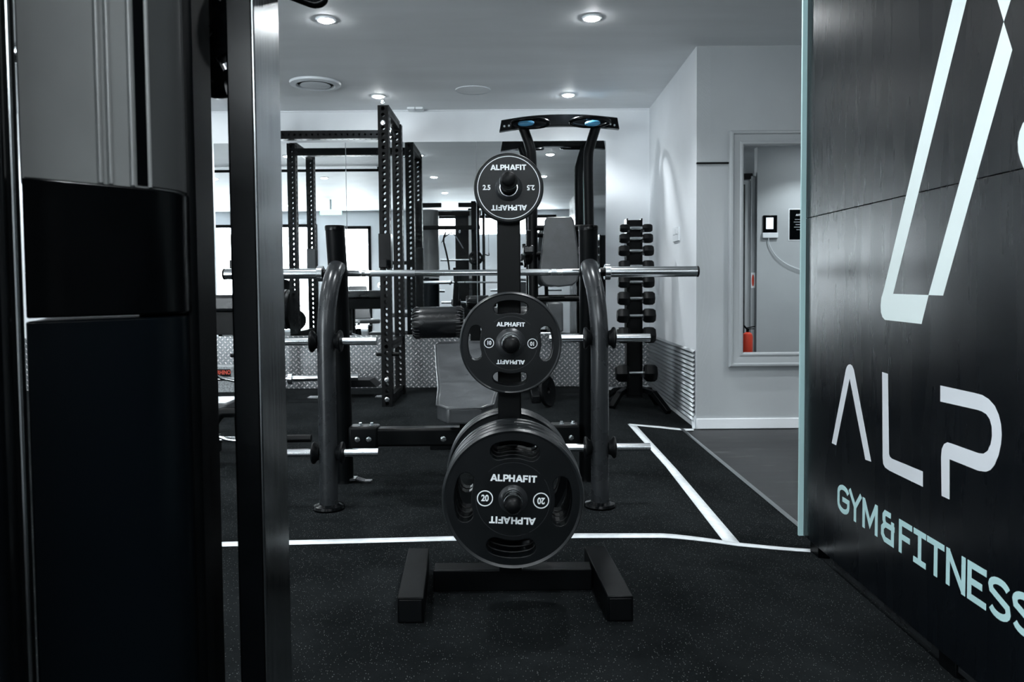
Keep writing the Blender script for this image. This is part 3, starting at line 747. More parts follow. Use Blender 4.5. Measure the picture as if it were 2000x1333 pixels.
# barbell
by = 3.585
ba = P(438, 536, by); bb = P(1363, 530.5, by); bd = (bb - ba)
zbar = (ba.z + bb.z) / 2
t = Thing('barbell', 'long chrome barbell with no plates racked across the bench press uprights', 'barbell', ((ba.x + bb.x) / 2, by, zbar))
q = lambda f: ba.lerp(bb, f)
fx = lambda px: (px - 438) / (1363 - 438)
t.part('shaft', MB().cyl(q(fx(625)), q(fx(1185)), .0142, 24), M['chrome'])
for a, b in ((675, 702), (707, 713), (724, 810), (1010, 1071), (1076, 1087), (1098, 1140)):
    t.part('knurled_grip', MB().cyl(q(fx(a)), q(fx(b)), .0152, 24), M['corr'], label='knurled grip section')
for e, c0, c1_ in ((438, 620, 632), (1363, 1192, 1180)):
    t.part('sleeve', MB().cyl(q(fx(e)), q(fx(c0)), .0248, 28), M['chrome'])
    t.part('collar', MB().cyl(q(fx(c0)), q(fx(c1_)), .037, 32), M['chrome'], bevel=.003)
    t.part('collar_neck', MB().cyl(q(fx(c1_)), q(fx(c1_ + (8 if e < 900 else -8))), .02, 24), M['black'])
    dd = (q(1) - q(0)).normalized() * (1 if e > 900 else -1)
    t.part('end_cap', MB().lathe([(.0250, -.006), (.0258, -.004), (.0258, .002), (.022, .004), (0, .003)], q(fx(e)), dd, 28), M['black'])

# ------------------------------------------------------------------ power rack
t = Thing('power_rack', 'tall black power rack with perforated square uprights against the back mirrors', 'power rack', (-1.62, 6.7, 0))
UW = 0.085
ytop = 2.515
for (ypos, yb0, yt0) in ((6.32, 753.5, 0), (7.05, 778, 0)):
    x_ = P(yb0 if ypos < 7 else 779, 500, ypos).x
    zt_ = zat(206 if ypos < 7 else 243, ypos)
    t.part('upright', MB().perf((x_, ypos, 0.0), (x_, ypos, zt_), UW, .052, .0165), M['black'])
XR = P(753.5, 500, 6.32).x; XL = XR - 1.2
for ypos in (6.32, 7.05):
    t.part('upright', MB().perf((XL, ypos, 0.0), (XL, ypos, zat(243, 7.05)), UW, .052, .0165), M['black'])
zt_ = zat(262, 7.05)
t.part('top_beam', MB().perf((XL + UW / 2, 7.05, zt_), (XR - UW / 2, 7.05, zt_), .075, .052, .010), M['black'])
for x_ in (XL, XR):
    zt_ = ytop - .075
    t.part('side_beam', MB().perf((x_, 6.32 + UW / 2, zt_), (x_, 7.05 - UW / 2, zt_), .07, .055, .010), M['black'])
    t.part('side_beam', MB().perf((x_, 6.32 + UW / 2, .05), (x_, 7.05 - UW / 2, .05), .07, .055, .010), M['black'])
    t.part('side_beam', MB().perf((x_, 6.32 + UW / 2, .50), (x_, 7.05 - UW / 2, .50), .07, .055, .010), M['black'])
    for z0 in (1.20,):
        jc = t.part('bar_cup', MB().ab(x_ - .05, x_ + .05, 6.32 - .052, 6.32 + .052, z0 - .06, z0 + .22).ab(x_ - .03, x_ + .03, 6.18, 6.28, z0 - .06, z0 - .04).ab(x_ - .03, x_ + .03, 6.17, 6.185, z0 - .06, z0 + .01), M['blackgloss'], bevel=.004)
    t.part('pin', MB().cyl((x_ - .09, 6.32, .43), (x_ + .10, 6.32, .43), .016, 16), M['black'])
for x_, zz in ((XR, ytop - .03), (XR, ytop - .20), (XR, .06), (XR, .22)):
    t.part('bolt', MB().lathe([(0, .012), (.012, .012), (.014, .004), (.02, .003), (.02, 0)], (x_, 6.32 - UW / 2, zz), (0, -1, 0), 12), M['chrome'])
for zz in (zat(256, 7.0), zat(268, 7.0)):
    t.part('bolt', MB().lathe([(0, .03), (.010, .03), (.012, .004), (.018, .003), (.018, 0)], (XR - UW / 2, 7.0, zz), (-1, 0, 0), 12), M['chrome'])
t.part('storage_peg', MB().cyl((XL - UW / 2, 6.95, .76), (XL - .30, 6.95, .76), .024, 20), M['chrome'])
def small_plate(x, y, z, r, th, label, axis=(1, 0, 0), group=None, tilt=None):
    t = Thing('weight_plate', label, 'weight plate', (x, y, z), group)
    o = Vector((x, y, z))
    t.part('disc', MB().lathe([(.026, -th * .35), (r * .86, -th * .35), (r * .92, -th * .5), (r * .98, -th * .46), (r, 0), (r * .98, th * .46), (r * .92, th * .5), (r * .86, th * .35), (.026, th * .35), (.026, -th * .35)], o, axis, 48), M['rubber'])
    t.part('hub', MB().lathe([(.026, -th * .5), (.05, -th * .5), (.055, -th * .3)], o, axis, 32), M['steel'])
    return t
gs = 'plates stored on the side of the power rack'
for i, r in enumerate((.21, .21, .16)):
    small_plate(XL - UW / 2 - .03 - .05 * i, 6.95, .76, r, .042, ['black plate nearest the rack upright on its side peg', 'large black plate in the middle of the rack side peg', 'smaller black plate at the outer end of the rack side peg'][i], group=gs)

# low platform and stored bar behind the bench
pY = 6.0
pa_ = P(636, 757, 6.9)
t = Thing('floor_stand', 'low black floor stand with sloping ends in front of the tread plate wall', 'stand', (P(690, 755, 6.9).x, 6.9, 0))
t.part('top_plate', MB().prism([P(650, 743, 6.8), P(722, 743, 6.8), P(736, 757, 6.8), P(632, 758, 6.8)], (0, .25, 0)), M['black'], bevel=.003)
t.part('end_tab', MB().ab(P(600, 758, 6.8).x, P(632, 758, 6.8).x, 6.8, 6.9, 0, .008), M['steel'])
t.part('end_tab', MB().ab(P(732, 758, 6.8).x, P(747, 758, 6.8).x, 6.8, 6.9, 0, .008), M['steel'])
y_ = 6.6; a = P(568, 740, y_); b = P(700, 737, y_)
t = Thing('barbell', 'chrome end of a barbell lying low on the floor by the tread plate', 'barbell', ((a.x + b.x) / 2, y_, a.z))
t.part('sleeve', MB().cyl(a, b, .027, 20), M['chrome'])
t.part('shaft', MB().cyl((a.x - .9, y_, a.z), (a.x, y_, a.z), .0145, 20), M['chrome'])
t.part('collar', MB().cyl((a.x - .02, y_, a.z), (a.x + .02, y_, a.z), .05, 28), M['chrome'], bevel=.004)
t = Thing('bar_cradle', 'pair of low black blocks holding the low barbell off the floor', 'stand', (a.x, y_, 0))
t.part('block', MB().ab(a.x + .35, a.x + .45, y_ - .06, y_ + .06, 0, a.z - .025), M['black'], bevel=.004)
t.part('block', MB().ab(a.x - .75, a.x - .65, y_ - .06, y_ + .06, 0, a.z - .014), M['black'], bevel=.004)
a = P(565, 858, 4.6); b = P(608, 857, 4.6)
t = Thing('foam_roller_bar', 'dark padded bar end poking out behind the polished upright near the floor', 'bar', (a.x, 4.6, a.z))
t.part('bar', MB().cyl((a.x - .5, 4.6, a.z), (a.x + .02, 4.6, a.z), .017, 18), M['chrome'])
t.part('sleeve', MB().cyl((a.x - .2, 4.6, a.z), (b.x, 4.6, b.z), .023, 20), M['rubber'])
t.part('post', MB().bar((a.x - .45, 4.6, 0), (a.x - .45, 4.6, a.z + .03), .06, .06, (0, 1, 0)), M['black'])

# ------------------------------------------------------------------ left bench pieces (gap behind the shroud)
yy = 4.6
a = P(392, 577, yy); b = P(454, 655, yy)
t = Thing('padded_bench', 'black high pad of a bench seen in the gap left of the polished upright', 'weight bench', (a.x, yy + .2, 0))
pd_ = t.part('pad', MB().ab(a.x - .35, b.x + .06, yy, yy + .4, b.z + .14, a.z), M['vinyl'], bevel=.02, seg=3)
t.part('pad_frame', MB().ab(a.x - .3, b.x + .03, yy + .03, yy + .37, b.z, b.z + .14), M['black'], bevel=.004)
t.part('leg', MB().ab(a.x - .28, a.x - .22, yy + .1, yy + .16, 0, b.z), M['black'])
t.part('leg', MB().ab(a.x - .28, a.x - .22, yy + .28, yy + .34, 0, b.z), M['black'])
yy = 4.1
t = Thing('flat_bench', 'low bench with pale worn pad and black bent frame behind the dark machine at left', 'weight bench', (P(420, 800, yy).x, yy, 0))
a = P(400, 796, yy); b = P(442, 796, yy)
t.part('pad', MB().ab(a.x - .3, b.x, yy, yy + .28, a.z - .03, a.z + .02), M['vinylgrey'], bevel=.012)
fz = P(440, 807, yy).z
t.part('frame', MB().tube(smooth_path([P(408, 850, yy), P(420, 822, yy), P(432, 808, yy), P(445, 806, yy), P(480, 806, yy)], 5), .028, 12), M['black'])
t.part('leg', MB().bar(P(470, 806, yy), FP(474, 900), .05, .05, (0, 1, 0)), M['black'])
t.part('leg', MB().bar(P(404, 846, yy), FP(396, 900), .05, .05, (0, 1, 0)), M['black'])
t.part('handle', MB().tube(smooth_path([P(400, 853, yy), P(425, 853, yy), P(445, 859, yy), P(475, 862, yy)], 5), .011, 12), M['chrome'])
yy = 7.25
a = P(400, 757, yy); b = P(461, 722, yy)
t = Thing('stone_block', 'grey granular block with a small red lettered plate by the tread plate wall', 'block', ((a.x + b.x) / 2, yy, 0))
t.part('body', MB().ab(a.x - .3, b.x, yy - .02, yy + .2, 0, b.z + .03), M['concrete'], bevel=.006)
la = P(420, 722, yy - .025); lb = P(450, 736, yy - .025)
lp = t.part('label_plate', MB().ab(la.x, lb.x, yy - .028, yy - .02, lb.z, la.z), M['black'], label='black label plate')
t.part('lettering', MB().add(text_bm('RHINO', .052, .001, .002, .78), Matrix.Translation(((la.x + lb.x) / 2 + .012, yy - .030, (la.z + lb.z) / 2 + .004)) @ FACE), M['redink'], parent=lp, label='red lettering')
yy = 5.2
a = P(404, 733, yy); b = P(416, 733, yy)
t = Thing('pull_handle', 'chrome handle with black rubber end in the gap behind the dark machine', 'handle', (a.x, yy, a.z))
t.part('rubber_end', MB().cyl((a.x - .12, yy, a.z), (b.x + .01, yy, b.z), .042, 20), M['rubber'], bevel=.01)
t.part('chrome_arm', MB().tube([b, P(437, 740, yy), P(472, 747, yy)], .012, 12), M['chrome'])
t.part('stand', MB().bar((a.x - .1, yy, 0), (a.x - .1, yy, a.z), .05, .05, (0, 1, 0)), M['black'])

# wall posters at left
def poster(x0, y0, x1, y1, yy, lines, label, face=-1, grp=None, name='poster'):
    a = P(x0, y0, yy); b = P(x1, y1, yy)
    t = Thing(name, label, 'poster', ((a.x + b.x) / 2, yy, b.z), grp)
    t.part('paper', MB().ab(a.x, b.x, yy, yy + .004, b.z, a.z), M['white'])
    t.part('printed_area', MB().ab(a.x + .015, b.x - .015, yy - .001, yy + .001, b.z + .015, a.z - .015), M['blackgloss'], label='dark printed area')
    hgt = (a.z - b.z)
    for i, (tx_, sz, zz) in enumerate(lines):
        t.part('text_line', MB().add(text_bm(tx_, sz, .0006, .0008, .9, 'RIGHT'), Matrix.Translation((b.x - .025, yy - .0018, a.z - zz * hgt)) @ FACE), M['print'])
    return t
poster(372, 378, 417, 441, BACK - .005, [('ALPHA', .045, .12), ('ning', .035, .33), ('outside', .035, .44), ('gage', .035, .55), ('d', .035, .66), ('ded and', .035, .77)],
       'upper of two dark printed notices on the wall left of the mirrors', grp='notices left of the mirrors')
poster(374, 446, 419, 504, BACK - .005, [('OUR', .045, .56), ('NTS', .045, .68)], 'lower of two dark printed notices on the wall left of the mirrors', grp='notices left of the mirrors')

# ------------------------------------------------------------------ chin-up tower
TY = 6.95
t = Thing('chin_up_tower', 'black chin-up and knee-raise tower with arched top bar and blue grips', 'gym machine', (P(1095, 600, TY).x, TY, 0))
arch = [P(977, 247, TY), P(1035, 238.5, TY), P(1095, 235.5, TY), P(1150, 236.5, TY), P(1208, 242, TY)]
ap = smooth_path(arch, 5)
am = MB(); rows = []
for dz, dy in ((.055, -.0), (.055, .07), (-.045, .07), (-.045, 0), (.055, 0)):
    rows.append([Vector((p.x - (p.x - P(1095, 300, TY).x) * dz * .35, p.y + dy, p.z + dz)) for p in ap])
am.sheet(rows)
am.bm.faces.new([am.bm.verts.new(r[0]) for r in rows[:4]]); am.bm.faces.new([am.bm.verts.new(r[-1]) for r in rows[:4]])
tb = t.part('top_bar', am, M['blackgloss'], bevel=.004)
for x0_, x1_, yc in ((1000, 1071, 240), (1113, 1188, 237.5)):
    ce = P((x0_ + x1_) / 2, yc + 5, TY); hw = (P(x1_, 300, TY).x - P(x0_, 300, TY).x) / 2
    lp = []
    for k in range(24):
        an = 2 * PI * k / 24
        lp.append(Vector((ce.x + hw * math.cos(an), TY - .09 + .085 * math.sin(an) * 1.0, ce.z + .022 * math.sin(an + PI))))
    t.part('grip_loop', MB().tube(lp, .016, 12, closed=True), M['blackgloss'])
for x0_, x1_ in ((1012, 1043), (1143, 1172)):
    a = P(x0_, 242, TY - .05); b = P(x1_, 240, TY - .05)
    t.part('blue_grip', MB().tube([a, a.lerp(b, .15), a.lerp(b, .5), a.lerp(b, .85), b], [.010, .022, .027, .022, .010], 16), M['blue'], label='blue rounded grip')
for k, (x0_, y0_) in enumerate(((985, 247), (994, 246), (1192, 243), (1200, 245))):
    t.part('bolt', MB().lathe([(0, .008), (.009, .008), (.012, .002), (.012, 0)], P(x0_, y0_, TY), (0, -1, 0), 12), M['chrome'], parent=tb)
for pth in ([(1022, 250), (1034, 284), (1038, 310), (1040, 400), (1042, 600)], [(1164, 248), (1153, 284), (1149, 310), (1150, 400), (1153, 600)]):
    pts = [P(x, y, TY + .06) for x, y in pth]; e = pts[-1]
    pts = smooth_path(pts, 5) + [Vector((e.x, e.y, .03))]
    t.part('upright', MB().tube(pts, .045, 20), M['black'])
    t.part('foot', MB().bar((e.x, TY - .55, .03), (e.x, TY + .25, .03), .07, .06), M['black'], bevel=.005)
pp = [P(x, y, 6.8) for x, y in ((1068, 424), (1116, 423), (1121, 430), (1125, 455), (1131, 500), (1132, 535), (1128, 550), (1118, 558), (1092, 561), (1066, 558), (1058, 550), (1054, 535), (1056, 500), (1062, 455), (1064, 430))]
bp_ = t.part('back_pad', MB().prism(pp, (0, .07, 0)), M['vinylgrey'], bevel=.014, seg=3, label='tapered grey-black back pad')
xl = P(1040, 500, TY).x; xr = P(1152, 500, TY).x
for zz in (zat(497, TY), zat(445, TY), zat(585, TY)):
    t.part('rung', MB().cyl((xl, TY + .05, zz), (xr, TY + .05, zz), .026, 16), M['black'])
t.part('pad_mount', MB().ab(P(1085, 500, TY).x, P(1103, 500, TY).x, 6.87, TY + .06, zat(560, TY), zat(440, TY)), M['black'])
zz = zat(583, 6.6)
t.part('step_pad', MB().ab(P(1070, 590, 6.6).x, P(1100, 590, 6.6).x, 6.6, 6.9, zat(650, 6.6), zat(592, 6.6)), M['vinylgrey'], bevel=.015)
for xx in (1032, 1142):
    x_ = P(xx, 500, 6.6).x; zz = zat(492, 6.6)
    arm = t.part('arm_rest', MB().ab(x_ - .045, x_ + .045, 6.45, 6.9, zz - .02, zz + .045), M['vinyl'], bevel=.012)
    t.part('hand_grip', MB().cyl((x_, 6.47, zz + .03), (x_, 6.44, zz + .17), .02, 16), M['rubber'], parent=arm)
    t.part('arm_bracket', MB().bar((x_, 6.88, zz - .02), (P(xx, 500, TY).x, TY + .05, zz - .08), .04, .05), M['black'])
# plate leaning by the tower
lpz = zat(738, 6.2)
small_plate(P(1069, 740, 6.2).x, 6.2, .132, .13, .03, 'small black plate standing on its edge on the floor near the tower', axis=(1, -.55, .18))

# ------------------------------------------------------------------ dumbbell rack
DY = 6.5
dc = P(1239, 600, DY)
t = Thing('dumbbell_stand', 'narrow black upright dumbbell tree with splayed feet by the side wall', 'dumbbell rack', (dc.x, DY, 0))
a = P(1222, 430, DY); b = P(1253, 430, DY); wS = b.x - a.x
dz0 = floor_z(dc.x)
t.part('spine', MB().ab(a.x + .006, b.x - .006, DY, DY + .08, .09 + dz0, a.z), M['black'], bevel=.003)
for x_ in (a.x, b.x - .012):
    t.part('side_flange', MB().ab(x_, x_ + .012, DY - .05, DY + .085, .09 + dz0, a.z + .01), M['blackgloss'], bevel=.002)
for sg in (-1, 1):
    for yy2 in (DY - .28, DY + .2):
        m_ = MB().bar((dc.x + sg * .06, DY + .03, .15 + dz0), (dc.x + sg * .15, (DY + yy2) / 2 + .01, .13 + dz0), .05, .04).bar((dc.x + sg * .14, (DY + yy2) / 2 + .02, .135 + dz0), (dc.x + sg * .235, yy2, dz0 + .012 + floor_z(dc.x + sg * .2) - dz0), .05, .04)
        t.part('foot', m_, M['black'], bevel=.004)
lv = [(448, 63, 17), (468, 65, 20), (492, 68, 22.5), (522, 68, 24), (553, 70, 25.5), (585, 72, 28.5), (619, 75, 30), (657, 75, 33.5), (731, 81, 36)]
gd = 'hex dumbbells on the upright dumbbell tree'
dn = ['smallest hex dumbbell, topmost on the upright tree', 'second hex dumbbell from the top of the upright tree', 'third hex dumbbell from the top of the upright tree',
      'hex dumbbell on the upright tree partly covered by the barbell sleeve', 'hex dumbbell just below the barbell sleeve on the tree', 'sixth hex dumbbell from the top, above the chrome peg line',
      'seventh hex dumbbell from the top of the upright tree', 'hex dumbbell on the tree partly covered by the chrome plate peg', 'largest hex dumbbell, lowest on the upright tree above its feet']
for i, (py, wpx, hpx) in enumerate(lv):
    s_ = 1500 / (DY - .09); z = zat(py, DY - .09); W_ = wpx / s_; Hh = hpx / s_; hl = (19 + i * .8) / s_
    c = Vector((dc.x, DY - .09, z))
    d = Thing('dumbbell', dn[i], 'dumbbell', c, gd)
    d.part('handle', MB().tube(smooth_path([c + Vector((-W_ / 2 + hl, 0, 0)), c + Vector((-W_ / 5, 0, 0)), c, c + Vector((W_ / 5, 0, 0)), c + Vector((W_ / 2 - hl, 0, 0))], 3), [.011 + .004 * math.sin(PI * k / 12) for k in range(13)], 14), M['chrome'], label='chrome handle')
    for sg in (-1, 1):
        x0 = c.x + sg * (W_ / 2 - hl); x1 = c.x + sg * W_ / 2; R = Hh / 2 / .93; hexp = lambda x, r: [Vector((x, c.y + r * math.cos(PI / 3 * k + 0), c.z + r * .93 * math.sin(PI / 3 * k + 0) / .866)) for k in range(6)]
        hb = MB(); rg = []
        for x, r in ((x0, R * .72), (x0 + sg * hl * .18, R * .97), (x0 + sg * hl * .5, R), (x0 + sg * hl * .8, R * .97), (x1, R * .72)):
            rg.append([hb.bm.verts.new(v) for v in hexp(x, r * .93)])
        for u_ in range(4):
            for k in range(6): hb.bm.faces.new((rg[u_][k], rg[u_][(k + 1) % 6], rg[u_ + 1][(k + 1) % 6], rg[u_ + 1][k]))
        hb.bm.faces.new(rg[0][::-1]); hb.bm.faces.new(rg[-1])
        d.part('hex_head', hb, M['rubber'], bevel=.003)
    for sx_ in (a.x, b.x - .012):
        t.part('saddle', MB().ab(sx_ - .002, sx_ + .014, DY - .115, DY - .04, z - .035, z - .014), M['tubegrey'])

# ------------------------------------------------------------------ side wall & corridor items
sw = U(1322, 456, 1.357)
t = Thing('light_switch', 'white two-gang switch plate on the bright side wall', 'light switch', (1.357, sw.y, sw.z))
t.part('plate', MB().ab(1.345, 1.358, sw.y - .11, sw.y + .11, sw.z - .065, sw.z + .05), M['white'], bevel=.003)
for dy in (-.05, .05): t.part('rocker', MB().ab(1.341, 1.347, sw.y + dy - .03, sw.y + dy + .03, sw.z - .01, sw.z + .035), M['wall'], bevel=.002)
# framed mirror
fa = P(1427, 254, CY - .05); fb = P(1427, 718, CY - .05)
FX0 = fa.x; FX1 = FX0 + 0.92; FZ1 = fa.z; FZ0 = fb.z; fw = .105
t = Thing('framed_mirror', 'tall mirror in a grey moulded frame on the grey corridor wall', 'mirror', ((FX0 + FX1) / 2, CY, FZ0))
prof = [(0, 0.0), (0, .032), (.010, .045), (.022, .046), (.030, .034), (.055, .030), (.075, .024), (.085, .032), (.095, .032), (.105, .018), (.105, 0.0)]
fm = MB(); bm = fm.bm; rings = []
for d_, hh in prof:
    rings.append([bm.verts.new((x, CY - hh - .002, z)) for x, z in ((FX0 + d_, FZ0 + d_), (FX1 - d_, FZ0 + d_), (FX1 - d_, FZ1 - d_), (FX0 + d_, FZ1 - d_))])
for i in range(len(rings) - 1):
    for k in range(4): bm.faces.new((rings[i][k], rings[i][(k + 1) % 4], rings[i + 1][(k + 1) % 4], rings[i + 1][k]))
t.part('frame', fm, M['frame'], angle=20)
t.part('glass', MB().ab(FX0 + .1, FX1 - .1, CY - .014, CY - .004, FZ0 + .1, FZ1 - .1), M['mirror'])
# wall seen in that mirror
RWY = 1.5; VY = 2 * (CY - .014) - RWY
def VR(px, py, d=0):  # point on the reflected wall
    p = P(px, py, VY - d); return Vector((p.x, RWY + d, p.z))
ex = VR(1478, 560).x
struct('wall_inner', MB().ab(ex, FARX, RWY - .12, RWY, CF - .1, H), M['wall_grey'])
a = VR(1490, 421); b = VR(1517, 462)
t = Thing('wall_tablet', 'small tablet with lit screen on the wall, reflected in the framed mirror', 'tablet', ((a.x + b.x) / 2, RWY, b.z))
bod = t.part('body', MB().ab(a.x, b.x, RWY, RWY + .02, b.z, a.z), M['blackgloss'], bevel=.006)
t.part('screen', MB().ab(a.x + .035, b.x - .05, RWY + .02, RWY + .021, (a.z + b.z) / 2 - .04, a.z - .03), M['screen'], parent=bod, label='lit screen')
t.part('wall_bracket', MB().ab(a.x - .01, b.x + .01, RWY, RWY + .028, b.z - .02, b.z + .045), M['white'], bevel=.004)
cpts = [VR(1501, 464, .02), VR(1503, 478, .02), VR(1516, 500, .02), VR(1540, 518, .02), VR(1575, 531, .02)]
single('charging_cable', MB().tube(smooth_path(cpts, 6), .005, 8), M['white'], 'white cable hanging from the wall tablet, reflected in the framed mirror', 'cable', cpts[0])
a = VR(1540, 408); b = VR(1583, 470)
t = Thing('poster', 'dark printed notice beside the wall tablet, reflected in the framed mirror', 'poster', ((a.x + b.x) / 2, RWY, b.z))
t.part('paper', MB().ab(a.x, b.x, RWY, RWY + .004, b.z, a.z), M['white'])
t.part('printed_area', MB().ab(a.x + .012, b.x - .012, RWY + .003, RWY + .006, b.z + .012, a.z - .012), M['blackgloss'], label='dark printed area')
BACKF = Matrix(((-1, 0, 0, 0), (0, 0, 1, 0), (0, 1, 0, 0), (0, 0, 0, 1)))
for f_, hw_ in ((.34, .06), (.42, .075), (.50, .05), (.58, .07), (.66, .04)):      # print too small to read
    t.part('text_line', MB().ab((a.x + b.x) / 2 - hw_, (a.x + b.x) / 2 + hw_, RWY + .0055, RWY + .0070, a.z - f_ * (a.z - b.z) - .003, a.z - f_ * (a.z - b.z) + .003), M['frame'])
for tx_, sz, f_ in (('ALPHA', .035, .2),):
    t.part('text_line', MB().add(text_bm(tx_, sz, .0006, .0005, .9), Matrix.Translation(((a.x + b.x) / 2, RWY + .007, a.z - f_ * (a.z - b.z))) @ BACKF), M['print'])
# open door leaf and extinguisher left of that wall edge
ey = 1.75
ec = P(1460, 660, 2 * (CY - .014) - ey); eb = P(1460, 692, 2 * (CY - .014) - ey).z - .12
t = Thing('fire_extinguisher', 'red fire extinguisher with black hose, reflected low in the framed mirror', 'fire extinguisher', (ec.x, ey, CF))
et = P(1460, 650, 2 * (CY - .014) - ey).z; er = .062
bod = t.part('cylinder', MB().lathe([(0, CF + .12), (er * .9, CF + .12), (er, CF + .14), (er, et - .05), (er * .85, et - .015), (er * .4, et + .005), (0, et + .008)], (ec.x, ey, 0), seg=32), M['red'], label='red cylinder')
t.part('valve', MB().cyl((ec.x, ey, et), (ec.x, ey, et + .05), .018, 14).bar((ec.x - .02, ey, et + .055), (ec.x + .09, ey, et + .075), .022, .012).bar((ec.x - .02, ey, et + .045), (ec.x + .08, ey, et + .045), .02, .01), M['black'])
t.part('hose', MB().tube(smooth_path([(ec.x, ey, et + .03), (ec.x - .06, ey, et + .09), (ec.x - .09, ey + .02, et), (ec.x - .085, ey + .03, et - .2), (ec.x - .07, ey + .03, CF + .2)], 6), .011, 10), M['black'])
t.part('stand', MB().ab(ec.x - .1, ec.x + .1, ey - .1, ey + .1, CF, CF + .12), M['black'], bevel=.004)
dx0 = P(1449, 560, 2 * CY - 1.35).x; 
t = Thing('open_door', 'grey framed glass door standing open, reflected at the left of the framed mirror', 'door', (ex - .1, 1.45, CF))
zt1 = P(1465, 345, VY + .1).z
t.part('stile', MB().bar((ex - .035, 1.42, CF + .01), (ex - .035, 1.42, zt1), .05, .05, (0, 1, 0)), M['frame'], bevel=.003)
t.part('stile', MB().bar((ex - .60, 1.30, CF + .01), (ex - .60, 1.30, zt1), .05, .05, (0, 1, 0)), M['frame'], bevel=.003)
t.part('top_rail', MB().bar((ex - .035, 1.42, zt1), (ex - .60, 1.30, zt1), .05, .07), M['black'], bevel=.003)
t.part('mid_rail', MB().bar((ex - .14, 1.40, CF + .01), (ex - .14, 1.40, zt1 - .1), .03, .03, (0, 1, 0)), M['tubegrey'])
t.part('door_leaf', MB().bar((ex - .06, 1.41, (zt1 + CF) / 2), (ex - .58, 1.31, (zt1 + CF) / 2), .012, zt1 - CF - .1), M['wall_grey'])
t.part('sticker', MB().ab(ex - .055, ex - .008, 1.446, 1.449, P(1470, 563, VY).z, P(1470, 533, VY).z), M['white'], label='white sticker with red oval')
t.part('red_oval', MB().add(curve_bm([[(.016 * math.cos(k * PI / 8), .075 * math.sin(k * PI / 8)) for k in range(16)]], .001), Matrix.Translation((ex - .032, 1.4505, P(1470, 548, VY).z)) @ FACE), M['redink'])

# ------------------------------------------------------------------ cable machine in the left foreground
def plan(px, Y): 
    p = P(px, 560, Y); return (p.x, Y)
t = Thing('cable_machine', 'dark cable machine with curved shrouds filling the left foreground', 'gym machine', (-.9, 1.2, 0))
crv = [plan(47, 1.05), plan(85, 1.065), plan(130, 1.088), plan(180, 1.115), plan(230, 1.143), plan(274, 1.170), plan(298, 1.186), plan(350, 1.235), plan(366, 1.27)]
def shell(off, z0, z1, extra=()):
    """curved wall following crv, bulged outwards by off, closed behind"""
    n = len(crv); out = []
    for i, (x, y) in enumerate(crv):
        a = Vector(crv[max(i - 1, 0)]); b = Vector(crv[min(i + 1, n - 1)]); tdir = (b - a).normalized(); nn = Vector((tdir.y, -tdir.x))
        q_ = Vector((x, y)) + nn * off; out.append((q_.x, q_.y))
    back = [(-.56, 1.33), (-.62, 1.34), (-.72, 1.20)]
    return MB().prism([(x, y, z0) for x, y in out + back], (0, 0, z1 - z0))
zb1 = CAMZ + 220 * 1.05 / 1500; zb0 = CAMZ - 55 * 1.05 / 1500
t.part('upper_shroud', shell(0, zb1 - .01, 2.35), M['shroud'], bevel=.002, label='smoked grey upper shroud')
t.part('shroud_band', shell(.006, zb0, zb1), M['blackgloss'], bevel=.003, label='black band between the shrouds')
t.part('lower_shroud', shell(.001, .12, zb0 - .004), M['shroudblue'], bevel=.003, label='blue-black lower shroud')
def strip(i0, i1, off, nm, m, lb):
    pts = []
    for i in range(i0, i1 + 1):
        a = Vector(crv[max(i - 1, 0)]); b = Vector(crv[min(i + 1, len(crv) - 1)]); td = (b - a).normalized(); nn = Vector((td.y, -td.x)); q_ = Vector(crv[i]) + nn * off; pts.append(q_)
    t.part(nm, MB().prism([(p.x, p.y, zb1 + .004) for p in pts] + [(Vector(crv[i]).x - .002, Vector(crv[i]).y + .002, zb1 + .004) for i in range(i1, i0 - 1, -1)], (0, 0, 1.15)), m, label=lb)
strip(5, 6, .0018, 'shroud_black_strip', M['blackgloss'], 'black vertical strip')  # narrow black strip standing just proud of the shroud
strip(6, 8, .0030, 'shroud_grey_strip', M['shrouddark'], 'darker grey strip of the shroud')  # darker grey strip laid over the right end of the shroud
for px in (205, 225, 268, 300):
    i0 = min(range(len(crv)), key=lambda i: abs(P(px, 560, crv[i][1]).x - crv[i][0]))
    lo_, hi_ = crv[0], crv[-1]
    # interpolate on the curve by pixel
    best = None
    for i in range(len(crv) - 1):
        for k in range(20):
            f_ = k / 20; x = crv[i][0] * (1 - f_) + crv[i + 1][0] * f_; y = crv[i][1] * (1 - f_) + crv[i + 1][1] * f_
            pxx = 995 + x / y * 1500
            if best is None or abs(pxx - px) < best[0]: best = (abs(pxx - px), x, y)
    t.part('shroud_rib', MB().cyl((best[1] + .001, best[2] - .001, zb1 + .002), (best[1] + .001, best[2] - .001, 2.34), .0035, 10), M['shroud'])
fr = plan(384, 1.30)
t.part('frame_post', MB().ab(-.62, fr[0] + .008, 1.275, 1.375, 0, 2.4), M['black'], bevel=.012)
lf = plan(38, 1.02)
t.part('frame_post', MB().ab(lf[0] - .09, lf[0], .985, 1.035, 0, 2.4), M['black'], bevel=.01)
rd = plan(32, .93)
t.part('guide_rod', MB().cyl((rd[0], .93, 0.1), (rd[0], .93, 2.3), .0026, 12), M['steel'], label='thin steel guide rod')
t.part('side_cover', MB().ab(-.98, rd[0] - .006, .90, .935, 0, 2.35), M['blackgloss'], bevel=.01)
